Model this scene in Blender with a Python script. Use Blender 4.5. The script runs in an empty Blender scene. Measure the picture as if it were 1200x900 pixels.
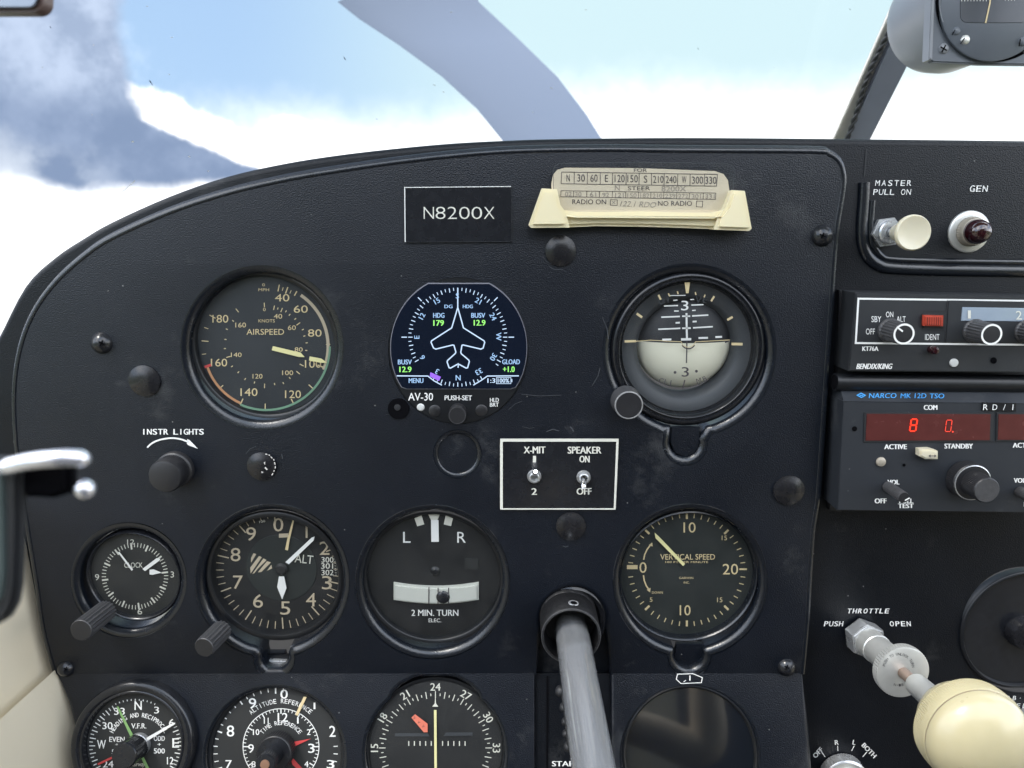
import bpy, bmesh, math, random
from mathutils import Vector, Matrix, noise as mnoise
random.seed(7)
sc = bpy.context.scene
COL = sc.collection
R = math.radians

# ------------------------------------------------------------------ camera, world, sun, exposure
F_PX, VP_V, CAM_D = 901.0, 270.0, 0.40          # focal length in photo pixels, eye line, metres to the panel face
TH = math.atan((450 - VP_V) / F_PX)
cam_d = bpy.data.cameras.new('camera'); cam = bpy.data.objects.new('camera', cam_d); COL.objects.link(cam)
cam.location = (0, -CAM_D, 0); cam.rotation_euler = (math.pi / 2 - TH, 0, 0)
cam_d.sensor_width = 36; cam_d.lens = F_PX / 1200 * 36
cam_d.clip_start = 0.01; cam_d.clip_end = 200000
cam_d.dof.use_dof = True; cam_d.dof.focus_distance = 0.405; cam_d.dof.aperture_fstop = 14
sc.camera = cam
CAM = Vector((0, -CAM_D, 0))
def ray(u, v):
    x, z = (u - 600) / F_PX, -(v - 450) / F_PX
    c, s = math.cos(TH), math.sin(TH)
    return Vector((x, c + z * s, -s + z * c))
def at(u, v, y):
    d = ray(u, v); return CAM + d * ((CAM_D + y) / d.y)
def azel(u, v):
    d = ray(u, v).normalized()
    return math.degrees(math.atan2(d.x, d.y)), math.degrees(math.asin(d.z))

sc.view_settings.view_transform = 'Standard'; sc.view_settings.look = 'None'
sc.view_settings.gamma = 1; sc.view_settings.use_curve_mapping = False
sc.view_settings.exposure = 0.55
SUN_EL, SUN_AZ = 60.0, 232.0                     # degrees; azimuth clockwise from straight ahead
world = bpy.data.worlds.new('World'); sc.world = world; world.use_nodes = True
wt = world.node_tree; wt.nodes.clear()
def wn(t, **kw):
    n = wt.nodes.new(t)
    for k, v in kw.items(): setattr(n, k, v)
    return n
def wset(sock, val):
    if hasattr(val, 'is_output'): wt.links.new(val, sock)
    else: sock.default_value = val
def wm(op, a, b=0.0, c=0.0):
    n = wn('ShaderNodeMath', operation=op)
    wset(n.inputs[0], a); wset(n.inputs[1], b); wset(n.inputs[2], c)
    return n.outputs[0]
def wsmooth(x, lo, hi):
    n = wn('ShaderNodeMapRange', interpolation_type='SMOOTHSTEP')
    wset(n.inputs[0], x); n.inputs[1].default_value = lo; n.inputs[2].default_value = hi
    return n.outputs[0]
def wmix(f, a, b):
    n = wn('ShaderNodeMix', data_type='RGBA')
    wset(n.inputs[0], f); wset(n.inputs[6], a); wset(n.inputs[7], b)
    return n.outputs[2]
def wcurve(x, pts, x0, x1, y1, default=None):
    n = wn('ShaderNodeFloatCurve'); c = n.mapping.curves[0]
    pts = sorted(((a - x0) / (x1 - x0), e / y1) for a, e in pts)
    c.points[0].location = pts[0]; c.points[1].location = pts[-1]
    for p in pts[1:-1]: c.points.new(*p)
    for p in c.points: p.handle_type = 'VECTOR'
    n.mapping.update()
    wset(n.inputs['Value'], wm('DIVIDE', wm('SUBTRACT', x, x0), x1 - x0))
    return wm('MULTIPLY', n.outputs[0], y1)
def wnoise(vec, scale, detail, rough=.55):
    n = wn('ShaderNodeTexNoise'); wset(n.inputs['Vector'], vec)
    n.inputs['Scale'].default_value = scale; n.inputs['Detail'].default_value = detail; n.inputs['Roughness'].default_value = rough
    return n.outputs['Fac']
tc = wn('ShaderNodeTexCoord'); DIR = tc.outputs['Generated']
sx = wn('ShaderNodeSeparateXYZ'); wt.links.new(DIR, sx.inputs[0])
AZ = wm('MULTIPLY', wm('ARCTAN2', sx.outputs[0], sx.outputs[1]), 57.29578)
EL = wm('MULTIPLY', wm('ARCSINE', sx.outputs[2]), 57.29578)
sky = wn('ShaderNodeTexSky', sky_type='NISHITA', sun_disc=False)
sky.sun_elevation = R(SUN_EL); sky.sun_rotation = R(SUN_AZ); sky.air_density = 1.0; sky.dust_density = .6; sky.ozone_density = 1.2
n_big = wnoise(DIR, 3.0, 5); n_mid = wnoise(DIR, 11.0, 8, .6); n_fin = wnoise(DIR, 42.0, 6, .62)
wob = wm('ADD', wm('MULTIPLY', wm('SUBTRACT', n_mid, .5), 3.2), wm('MULTIPLY', wm('SUBTRACT', n_fin, .5), 1.6))
ELW = wm('ADD', EL, wob)
AZW = wm('ADD', AZ, wm('MULTIPLY', wm('SUBTRACT', n_mid, .5), 4.0))
def P(*pp): return [azel(*p) for p in pp]
# thin veil that pales the blue towards the right and towards the horizon
veil = wsmooth(AZ, -20, 1)
veil = wm('MULTIPLY', veil, .93)
clear = wmix(veil, wmix(.75, sky.outputs[0], (4.0, 5.8, 8.2, 1)), (5.6, 7.3, 7.6, 1))
haze_lo = wsmooth(wm('SUBTRACT', wcurve(AZ, P((-400, 190), (100, 175), (300, 175), (500, 178), (640, 152), (760, 138), (1000, 150), (1200, 125), (1700, 100)), -60, 60, 40), ELW), -4.5, 1.5)
c1 = wmix(haze_lo, clear, (12.5, 12.8, 13.0, 1))
# bright white cloud bank with a crisp upper edge
wtop = wcurve(AZ, P((-300, 200), (120, 190), (140, 92), (165, 98), (195, 104), (225, 124), (265, 138), (290, 152), (345, 141), (400, 158), (480, 170), (640, 190), (1500, 300)), -60, 60, 40)
white = wsmooth(wm('SUBTRACT', wtop, ELW), -.35, .5)
c2 = wmix(white, c1, (14.5, 14.5, 14.4, 1))
# high wisps
wisp = wm('MULTIPLY', wsmooth(n_mid, .52, .72), wm('SUBTRACT', 1, wsmooth(AZ, -30, -20)))
c2 = wmix(wm('MULTIPLY', wisp, .7), c2, (8.5, 9.6, 11.2, 1))
# grey blue rain cloud on the left
dk = sorted((azel(u, v)[1], azel(u, v)[0] + 60) for u, v in ((136, -60), (141, 0), (146, 40), (150, 62), (155, 90), (161, 115), (169, 140), (205, 157), (232, 168), (262, 182), (318, 202), (345, 212), (420, 236)))
dedge = wm('SUBTRACT', wcurve(wm('ADD', EL, wm('MULTIPLY', wob, .25)), dk, dk[0][0], dk[-1][0], 60), 60.0)
dbot = wcurve(AZ, P((-400, 190), (0, 213), (50, 222), (100, 231), (200, 231), (330, 214), (1500, 214)), -60, 60, 40)
dark = wm('MULTIPLY', wsmooth(wm('SUBTRACT', dedge, wm('ADD', AZ, wm('MULTIPLY', wob, .55))), -.5, .7), wsmooth(wm('SUBTRACT', wm('ADD', EL, wm('MULTIPLY', wob, .45)), dbot), -.2, 1.0))
dark = wm('MULTIPLY', dark, wm('SUBTRACT', 1, wsmooth(AZ, 0, 10)))
band = wcurve(AZ, P((-400, 90), (0, 128), (120, 150), (220, 178), (320, 210), (1500, 400)), -60, 60, 40)
dist = wm('ABSOLUTE', wm('SUBTRACT', wm('ADD', EL, wm('MULTIPLY', wob, .7)), band))
n_c = wnoise(DIR, 17.0, 9, .62)
upl = wm('MULTIPLY', wsmooth(wm('SUBTRACT', wm('ADD', EL, wob), band), .2, 3.2), wm('MULTIPLY_ADD', wsmooth(n_c, .36, .64), .62, .38))
lowl = wm('MULTIPLY', wm('MULTIPLY', wsmooth(wm('SUBTRACT', band, ELW), .8, 4.0), wm('SUBTRACT', 1, wsmooth(AZW, -33, -25))), wsmooth(n_c, .34, .58))
dcol = wmix(upl, wmix(wsmooth(n_c, .35, .66), (2.05, 2.75, 4.15, 1), (2.75, 3.5, 5.0, 1)), (4.9, 5.8, 7.4, 1))
dcol = wmix(wm('MULTIPLY', lowl, .85), dcol, (6.6, 7.2, 8.0, 1))
c3 = wmix(dark, c2, dcol)
# the rest of the sky, seen only by the panel: broken bright cloud around and behind
side = wsmooth(wm('ABSOLUTE', AZ), 44, 75)
rear = wmix(wsmooth(n_big, .40, .62), (13.5, 17.0, 22.5, 1), (38, 38.6, 39.6, 1))
c4 = wmix(side, c3, rear)
low = wsmooth(wm('ADD', EL, wm('MULTIPLY', wm('COSINE', wm('DIVIDE', AZ, 57.29578)), 10.0)), -1.0, .5)
c5 = wmix(low, (1.6, 1.9, 1.6, 1), c4)
bg = wn('ShaderNodeBackground'); wt.links.new(c5, bg.inputs[0]); bg.inputs[1].default_value = 0.09
wo = wn('ShaderNodeOutputWorld'); wt.links.new(bg.outputs[0], wo.inputs[0])

sun_d = bpy.data.lights.new('sun', 'SUN'); sun = bpy.data.objects.new('sun', sun_d); COL.objects.link(sun)
sun_d.energy = 1.6; sun_d.angle = R(8); sun_d.color = (1, .95, .87)
a, e = R(SUN_AZ), R(SUN_EL)
sun_dir = Vector((math.sin(a) * math.cos(e), math.cos(a) * math.cos(e), math.sin(e)))
sun.rotation_euler = sun_dir.to_track_quat('Z', 'Y').to_euler()

sc.render.engine = 'CYCLES'
cy = sc.cycles
cy.use_denoising = True
try: cy.denoiser = 'OPENIMAGEDENOISE'
except Exception: pass
cy.max_bounces = 8; cy.diffuse_bounces = 4; cy.glossy_bounces = 4; cy.transparent_max_bounces = 16; cy.transmission_bounces = 6
cy.caustics_reflective = False; cy.caustics_refractive = False
cy.sample_clamp_indirect = 6

# ------------------------------------------------------------------ materials
def mat(name, col, rough=.5, metal=0.0, spec=.5, bump=None, var=.12, vscale=60, emit=None, estr=1.0, coat=0, dust=0.0, sub=0.0, brushed=False, rvar=.07):
    m = bpy.data.materials.new(name); m.use_nodes = True
    t = m.node_tree; b = t.nodes['Principled BSDF']
    def new(k): return t.nodes.new(k)
    tc = new('ShaderNodeTexCoord'); co = tc.outputs['Object']
    nz = new('ShaderNodeTexNoise'); t.links.new(co, nz.inputs['Vector']); nz.inputs['Scale'].default_value = vscale; nz.inputs['Detail'].default_value = 5
    if brushed:
        mp = new('ShaderNodeMapping'); t.links.new(co, mp.inputs['Vector']); mp.inputs['Scale'].default_value = (1, 1, .02)
        t.links.new(mp.outputs[0], nz.inputs['Vector'])
    mx = new('ShaderNodeMix'); mx.data_type = 'RGBA'; t.links.new(nz.outputs['Fac'], mx.inputs[0])
    mx.inputs[6].default_value = (*[c * (1 - var) for c in col], 1); mx.inputs[7].default_value = (*[min(1, c * (1 + var)) for c in col], 1)
    colout = mx.outputs[2]
    if dust:
        vo = new('ShaderNodeTexVoronoi'); t.links.new(co, vo.inputs['Vector']); vo.inputs['Scale'].default_value = 110
        lt = new('ShaderNodeMapRange'); t.links.new(vo.outputs['Distance'], lt.inputs[0])
        lt.inputs[1].default_value = .02; lt.inputs[2].default_value = .055; lt.inputs[3].default_value = 1; lt.inputs[4].default_value = 0
        sp = new('ShaderNodeSeparateColor'); t.links.new(vo.outputs['Color'], sp.inputs[0])
        gt = new('ShaderNodeMath'); gt.operation = 'GREATER_THAN'; t.links.new(sp.outputs[0], gt.inputs[0]); gt.inputs[1].default_value = .72
        n2 = new('ShaderNodeTexNoise'); t.links.new(co, n2.inputs['Vector']); n2.inputs['Scale'].default_value = 14; n2.inputs['Detail'].default_value = 8; n2.inputs['Roughness'].default_value = .75
        mr = new('ShaderNodeMapRange'); t.links.new(n2.outputs['Fac'], mr.inputs[0]); mr.inputs[1].default_value = .57; mr.inputs[2].default_value = .82; mr.inputs[4].default_value = .16
        mu = new('ShaderNodeMath'); mu.operation = 'MULTIPLY'; t.links.new(lt.outputs[0], mu.inputs[0]); t.links.new(gt.outputs[0], mu.inputs[1])
        ad = new('ShaderNodeMath'); ad.operation = 'MULTIPLY_ADD'; t.links.new(mu.outputs[0], ad.inputs[0]); ad.inputs[1].default_value = dust; t.links.new(mr.outputs[0], ad.inputs[2])
        m2 = new('ShaderNodeMix'); m2.data_type = 'RGBA'; t.links.new(ad.outputs[0], m2.inputs[0]); t.links.new(colout, m2.inputs[6]); m2.inputs[7].default_value = (.34, .34, .33, 1)
        colout = m2.outputs[2]
    t.links.new(colout, b.inputs['Base Color'])
    rr = new('ShaderNodeMapRange'); t.links.new(nz.outputs['Fac'], rr.inputs[0]); rr.inputs[3].default_value = max(.02, rough - rvar); rr.inputs[4].default_value = min(1, rough + rvar)
    t.links.new(rr.outputs[0], b.inputs['Roughness'])
    b.inputs['Metallic'].default_value = metal; b.inputs['Specular IOR Level'].default_value = spec
    b.inputs['Coat Weight'].default_value = coat; b.inputs['Coat Roughness'].default_value = .12
    if sub:
        b.inputs['Subsurface Weight'].default_value = sub; b.inputs['Subsurface Radius'].default_value = (.004, .003, .0015); b.inputs['Subsurface Scale'].default_value = 1
    if emit:
        b.inputs['Emission Color'].default_value = (*emit, 1); b.inputs['Emission Strength'].default_value = estr
    if bump:
        bn = new('ShaderNodeTexNoise'); t.links.new(co, bn.inputs['Vector']); bn.inputs['Scale'].default_value = bump[0]; bn.inputs['Detail'].default_value = 3
        bp = new('ShaderNodeBump'); bp.inputs['Strength'].default_value = bump[1]; bp.inputs['Distance'].default_value = bump[2] if len(bump) > 2 else .0004
        t.links.new(bn.outputs['Fac'], bp.inputs['Height']); t.links.new(bp.outputs[0], b.inputs['Normal'])
    return m
def glass_mat(name, tint=(1, 1, 1), refl=1.0, rough=.015, smudge=.0):
    m = bpy.data.materials.new(name); m.use_nodes = True; t = m.node_tree; t.nodes.clear()
    o = t.nodes.new('ShaderNodeOutputMaterial'); mx = t.nodes.new('ShaderNodeMixShader')
    tr = t.nodes.new('ShaderNodeBsdfTransparent'); tr.inputs[0].default_value = (*tint, 1)
    gl = t.nodes.new('ShaderNodeBsdfGlossy'); gl.inputs['Roughness'].default_value = rough
    fr = t.nodes.new('ShaderNodeFresnel'); fr.inputs[0].default_value = 1.45
    mu = t.nodes.new('ShaderNodeMath'); mu.operation = 'MULTIPLY'; t.links.new(fr.outputs[0], mu.inputs[0]); mu.inputs[1].default_value = refl
    ge = t.nodes.new('ShaderNodeNewGeometry'); sb = t.nodes.new('ShaderNodeMath'); sb.operation = 'SUBTRACT'; sb.inputs[0].default_value = 1; t.links.new(ge.outputs['Backfacing'], sb.inputs[1])
    m3 = t.nodes.new('ShaderNodeMath'); m3.operation = 'MULTIPLY'; t.links.new(mu.outputs[0], m3.inputs[0]); t.links.new(sb.outputs[0], m3.inputs[1])
    t.links.new(m3.outputs[0], mx.inputs[0]); t.links.new(tr.outputs[0], mx.inputs[1]); t.links.new(gl.outputs[0], mx.inputs[2])
    last = mx.outputs[0]
    if smudge:
        tc = t.nodes.new('ShaderNodeTexCoord'); nz = t.nodes.new('ShaderNodeTexNoise'); t.links.new(tc.outputs['Object'], nz.inputs['Vector'])
        nz.inputs['Scale'].default_value = 45; nz.inputs['Detail'].default_value = 8; nz.inputs['Roughness'].default_value = .7
        mr = t.nodes.new('ShaderNodeMapRange'); t.links.new(nz.outputs['Fac'], mr.inputs[0]); mr.inputs[1].default_value = .35; mr.inputs[2].default_value = .8; mr.inputs[4].default_value = smudge
        df = t.nodes.new('ShaderNodeBsdfDiffuse'); df.inputs[0].default_value = (.6, .6, .58, 1)
        m2 = t.nodes.new('ShaderNodeMixShader'); t.links.new(mr.outputs[0], m2.inputs[0]); t.links.new(last, m2.inputs[1]); t.links.new(df.outputs[0], m2.inputs[2]); last = m2.outputs[0]
    t.links.new(last, o.inputs[0]); return m
M = {}
M['panel'] = mat('panel_black', (.0030, .0050, .0098), .35, spec=.42, rvar=.16, bump=(1500, .65, .0005), dust=.55, vscale=25, var=.18)
M['panel_r'] = mat('side_panel_black', (.0030, .0042, .0068), .38, spec=.28, rvar=.14, bump=(1500, .6, .0004), dust=.45, vscale=25, var=.18)
M['bezel'] = mat('bezel_black', (.007, .008, .010), .38, bump=(2500, .12, .0002))
M['gloss'] = mat('gloss_black', (.012, .013, .016), .22, var=.3, vscale=200)
M['dial'] = mat('dial_black', (.009, .0095, .0105), .6, var=.25, vscale=120)
M['dial_g'] = mat('dial_grey_black', (.018, .019, .019), .6, var=.2, vscale=90)
M['dial_olive'] = mat('dial_green_black', (.014, .018, .0175), .6, var=.25, vscale=70)
M['void'] = mat('recess_black', (.003, .003, .004), .9, spec=.05)
M['cream'] = mat('aged_cream_paint', (.66, .53, .30), .6)
M['cream_dim'] = mat('dim_cream_paint', (.50, .42, .30), .6)
M['white'] = mat('white_paint', (.78, .78, .76), .5)
M['offwhite'] = mat('offwhite_paint', (.66, .65, .58), .5)
M['lume'] = mat('pale_yellow_lume', (.78, .72, .36), .5)
M['green'] = mat('green_paint', (.17, .31, .21), .5)
M['needle_green'] = mat('needle_green', (.20, .36, .13), .5)
M['orange'] = mat('orange_paint', (.52, .26, .13), .5)
M['red'] = mat('red_paint', (.55, .06, .06), .5)
M['salmon'] = mat('flag_red', (.75, .20, .13), .5)
M['grey_ring'] = mat('grey_ring', (.040, .044, .050), .5)
M['sky_half'] = mat('sphere_dark', (.018, .019, .023), .55)
M['cream_half'] = mat('sphere_cream', (.80, .77, .62), .5, var=.05)
M['ivory'] = mat('ivory_plastic', (.46, .405, .25), .30, bump=(300, .06), var=.11, vscale=70, sub=.15, coat=.3)
M['ivory_w'] = mat('ivory_white_plastic', (.62, .57, .43), .32, var=.05, vscale=40, sub=.15, coat=.3)
M['ivory_h'] = mat('aged_ivory_holder', (.74, .66, .44), .35, var=.06, vscale=40, sub=.1, coat=.25); M['card'] = mat('aged_card', (.60, .51, .38), .7, var=.08, vscale=30)
M['ink'] = mat('ink', (.06, .05, .055), .7)
M['ink_soft'] = mat('pencil', (.30, .26, .22), .8)
M['alu'] = mat('satin_aluminium', (.60, .60, .57), .36, metal=.6, bump=(900, .06), var=.1, vscale=180)
M['alu_tube'] = mat('worn_aluminium_lit_streaks', (.76, .81, .90), .19, metal=.82, var=.40, vscale=190, brushed=True)  # strong colour streaks stand in for reflections along the worn tube
M['nickel'] = mat('nickel', (.52, .53, .54), .28, metal=.7, var=.14, vscale=150)
M['chrome'] = mat('chrome', (.86, .86, .88), .10, metal=1)
M['brass'] = mat('dull_copper', (.42, .24, .16), .4, metal=.7)
M['rod'] = mat('bronze_rod', (.34, .25, .20), .35, metal=.8)
M['knob'] = mat('knob_black', (.014, .014, .016), .42, bump=(1800, .25, .0003), var=.25, vscale=150)
M['knob_grey'] = mat('worn_knob_grey', (.050, .050, .053), .42, var=.35, vscale=500, bump=(1500, .3, .0003))
M['chip'] = mat('chipped_paint', (.55, .53, .50), .45)
M['radio'] = mat('radio_charcoal', (.016, .018, .021), .55, bump=(3500, .12, .0002), dust=.25)
M['radio_b'] = mat('radio_slate', (.015, .018, .0235), .55, bump=(3500, .15, .0002), dust=.25)
M['blue'] = mat('blue_ink', (.06, .30, .66), .5)
M['led_glass'] = mat('led_window', (.085, .022, .020), .25, var=.2, vscale=200, dust=.3)
M['led'] = mat('led_red', (.5, .02, .01), .4, emit=(1, .035, .01), estr=1.05)
M['led_dim'] = mat('led_red_dim', (.5, .02, .01), .4, emit=(1, .10, .06), estr=.5)
M['ident'] = mat('ident_red', (.34, .05, .03), .35, emit=(1, .10, .04), estr=.05, var=.5, vscale=500)
M['screen'] = mat('lcd_dark', (.003, .004, .007), .12, spec=.3, emit=(.002, .004, .010), estr=1)
M['lcd_w'] = mat('lcd_white', (.1, .1, .1), .4, emit=(.55, .74, 1), estr=.75)
M['lcd_c'] = mat('lcd_blue', (.1, .1, .1), .4, emit=(.33, .60, 1), estr=.62)
M['lcd_g'] = mat('lcd_green', (.1, .1, .1), .4, emit=(.30, 1, .12), estr=.72)
M['lcd_p'] = mat('lcd_purple', (.1, .1, .1), .4, emit=(.28, .05, .95), estr=.7)
M['lcd_grey'] = mat('lcd_edge', (.2, .2, .23), .3)
M['lens'] = mat('red_lens', (.02, .002, .004), .08, coat=.6, spec=.7)
M['lens_w'] = mat('clear_lens', (.55, .56, .55), .2)
M['plug'] = mat('plug_black', (.011, .011, .013), .27, var=.4, vscale=240)
M['strut'] = mat('strut_grey_blue', (.28, .30, .39), .45, var=.08)
M['compass'] = mat('compass_grey', (.105, .118, .138), .45, bump=(2500, .1, .0002))
M['compass_l'] = mat('compass_case', (.22, .23, .25), .38)
M['beige'] = mat('cream_sidewall', (.76, .68, .52), .6, bump=(500, .12), var=.06, vscale=15)
M['beige_d'] = mat('cream_yoke', (.62, .52, .38), .55, var=.08)
M['headliner'] = mat('headliner', (.62, .60, .55), .9, var=.05)
M['dark_cloth'] = mat('dark_upholstery', (.09, .085, .085), .9)
M['prop'] = mat('propeller_paint', (.105, .13, .18), .5, var=.05, vscale=6)
M['cowl'] = mat('cowl_paint', (.6, .6, .58), .4)
M['rubber'] = mat('rubber_black', (.020, .021, .024), .5)
M['wire'] = mat('twisted_wire', (.05, .05, .055), .5)
M['ground'] = mat('fields', (.10, .12, .06), .95, var=.5, vscale=.004)
M['glass'] = glass_mat('dial_glass', (.95, .96, .96), 2.0, smudge=.025)
M['acrylic'] = glass_mat('acrylic', (.97, .98, .98), 1.0, smudge=.012)
M['windshield'] = glass_mat('windshield_acrylic', (.985, .99, 1.0), .5)
M['edge_wear'] = mat('worn_edge', (.22, .22, .22), .4, var=.5, vscale=300); M['scratch'] = mat('scratch', (.8, .8, .8), .6)
M['strip'] = mat('strip_paint', (.72, .68, .62), .5); M['mirror'] = mat('mirror', (.25, .25, .25), .12, metal=1)
M['brown'] = mat('brown_frame', (.12, .08, .07), .4)

# ------------------------------------------------------------------ helpers
def link(name, me, m=None, parent=None):
    o = bpy.data.objects.new(name, me); COL.objects.link(o)
    if m is not None: me.materials.append(M[m])
    if parent is not None: o.parent = parent
    return o
def finish(bm, name, m, parent=None, sharp=38):
    bmesh.ops.remove_doubles(bm, verts=bm.verts, dist=1e-7)
    cs = math.cos(R(sharp))
    for f in bm.faces: f.smooth = True
    bm.normal_update()
    for ed in bm.edges:
        if len(ed.link_faces) == 2:
            ed.smooth = ed.link_faces[0].normal.dot(ed.link_faces[1].normal) > cs
    me = bpy.data.meshes.new(name); bm.to_mesh(me); bm.free()
    return link(name, me, m, parent)
def tag(o, label, cat, group=None, kind=None):
    o['label'] = label; o['category'] = cat
    if group: o['group'] = group
    if kind: o['kind'] = kind
    return o
def pl(y):   # frame parallel to the panel at depth y: x right, y up, z towards the pilot
    return Matrix(((1, 0, 0, 0), (0, 0, -1, y), (0, 1, 0, 0), (0, 0, 0, 1)))
MAIN = pl(0.0); RIGHT = pl(0.010)
CREASE_V = 789.0; ALPHA = R(18)
zc = at(600, CREASE_V, 0).z
LOW = Matrix(((1, 0, 0, 0), (0, math.sin(ALPHA), -math.cos(ALPHA), 0), (0, math.cos(ALPHA), math.sin(ALPHA), zc), (0, 0, 0, 1)))
LOW = Matrix.Translation((0, 0, 0)) @ LOW
_font = {}
def glyphs(s, off=0.0):
    s0 = s; s = (s, off)
    if s not in _font:
        cu = bpy.data.curves.new('t', 'FONT'); cu.body = s0; cu.size = 1; cu.offset = off; cu.resolution_u = 3
        ob = bpy.data.objects.new('t', cu); me = bpy.data.meshes.new_from_object(ob)
        vs = [(v.co.x, v.co.y) for v in me.vertices]; fs = [tuple(p.vertices) for p in me.polygons]
        bpy.data.objects.remove(ob); bpy.data.meshes.remove(me); bpy.data.curves.remove(cu)
        _font[s] = (vs, fs)
    return _font[s]
_h = [p[1] for p in glyphs('H')[0]]; CAP = max(_h) - min(_h)

class Thing:
    """a thing standing on a panel frame; everything is given in photo pixels met at a height z above that frame"""
    def __init__(s, name, label, cat, c, frame=MAIN, group=None, root=True):
        s.F = frame; s.c = c
        p = s._hit(c[0], c[1], 0, frame)
        s.M = Matrix.Translation(p) @ frame.to_3x3().to_4x4(); s.Mi = s.M.inverted()
        s.root = bpy.data.objects.new(name, None); COL.objects.link(s.root); s.root.matrix_world = s.M
        s.root.empty_display_size = .01
        tag(s.root, label, cat, group)
    def _hit(s, u, v, z, fr):
        n = fr.to_3x3() @ Vector((0, 0, 1)); o = fr.to_translation() + n * z; d = ray(u, v)
        return CAM + d * ((o - CAM).dot(n) / d.dot(n))
    def L(s, u, v, z=0.0): return s.Mi @ s._hit(u, v, z, s.F)
    def rad(s, r, z=0.0, c=None):
        c = c or s.c; return (s.L(c[0] + r, c[1], z) - s.L(c[0] - r, c[1], z)).length / 2
    def lathe(s, part, prof, m, c=None, cz=0.0, seg=72, knurl=None, axis=None, parent=None, sharp=38, close=True):
        """prof: (radius m, z m[, knurl]) swept about the frame normal through pixel c met at z = cz"""
        o = s.L(*(c or s.c), cz); o = Vector((o.x, o.y, 0)); bm = bmesh.new()
        rot = Matrix.Identity(3)
        if axis is not None: rot = Vector(axis).normalized().to_track_quat('Z', 'Y').to_matrix(); o = s.L(*(c or s.c), cz)
        rings = []
        for p in prof:
            r, z = p[0], p[1]; k = p[2] if len(p) > 2 else 0
            if r < 1e-7: rings.append([bm.verts.new(o + rot @ Vector((0, 0, z)))]); continue
            ring = []
            for i in range(seg):
                a = 2 * math.pi * i / seg; rr = r * (1 - (k if i % 2 else 0))
                ring.append(bm.verts.new(o + rot @ Vector((rr * math.cos(a), rr * math.sin(a), z))))
            rings.append(ring)
        for a, b in zip(rings, rings[1:]):
            for i in range(seg):
                j = (i + 1) % seg
                q = [a[i % len(a)], a[j % len(a)], b[j % len(b)], b[i % len(b)]]
                q = list(dict.fromkeys(q))
                if len(q) > 2: bm.faces.new(q)
        bmesh.ops.recalc_face_normals(bm, faces=bm.faces)
        return finish(bm, part, m, parent or s.root, sharp)
    def slab(s, part, poly, z0, z1, m, bev=0.0, parent=None, seg=2, pz=None):
        """a prism over a pixel polygon (met at pz, default z1) from z0 to z1 with rounded front edge"""
        bm = bmesh.new(); pz = z1 if pz is None else pz
        pts = [s.L(u, v, pz) for u, v in poly]
        fr = [bm.verts.new((p.x, p.y, z1)) for p in pts]; bk = [bm.verts.new((p.x, p.y, z0)) for p in pts]
        f = bm.faces.new(fr); n = len(fr)
        for i in range(n): bm.faces.new([fr[i], bk[i], bk[(i + 1) % n], fr[(i + 1) % n]])
        bm.faces.new(bk[::-1])
        bmesh.ops.recalc_face_normals(bm, faces=bm.faces)
        if bev: bmesh.ops.bevel(bm, geom=[e for e in bm.edges if all(v in fr for v in e.verts)], offset=bev, segments=seg, affect='EDGES', clamp_overlap=True)
        return finish(bm, part, m, parent or s.root)
    def marks(s, z): return Marks(s, z)
    def sweep(s, part, path, r, m, parent=None, seg=10, closed=False, caps=True):
        return tube(part, path, r, m, parent or s.root, seg, closed, caps)

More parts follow.
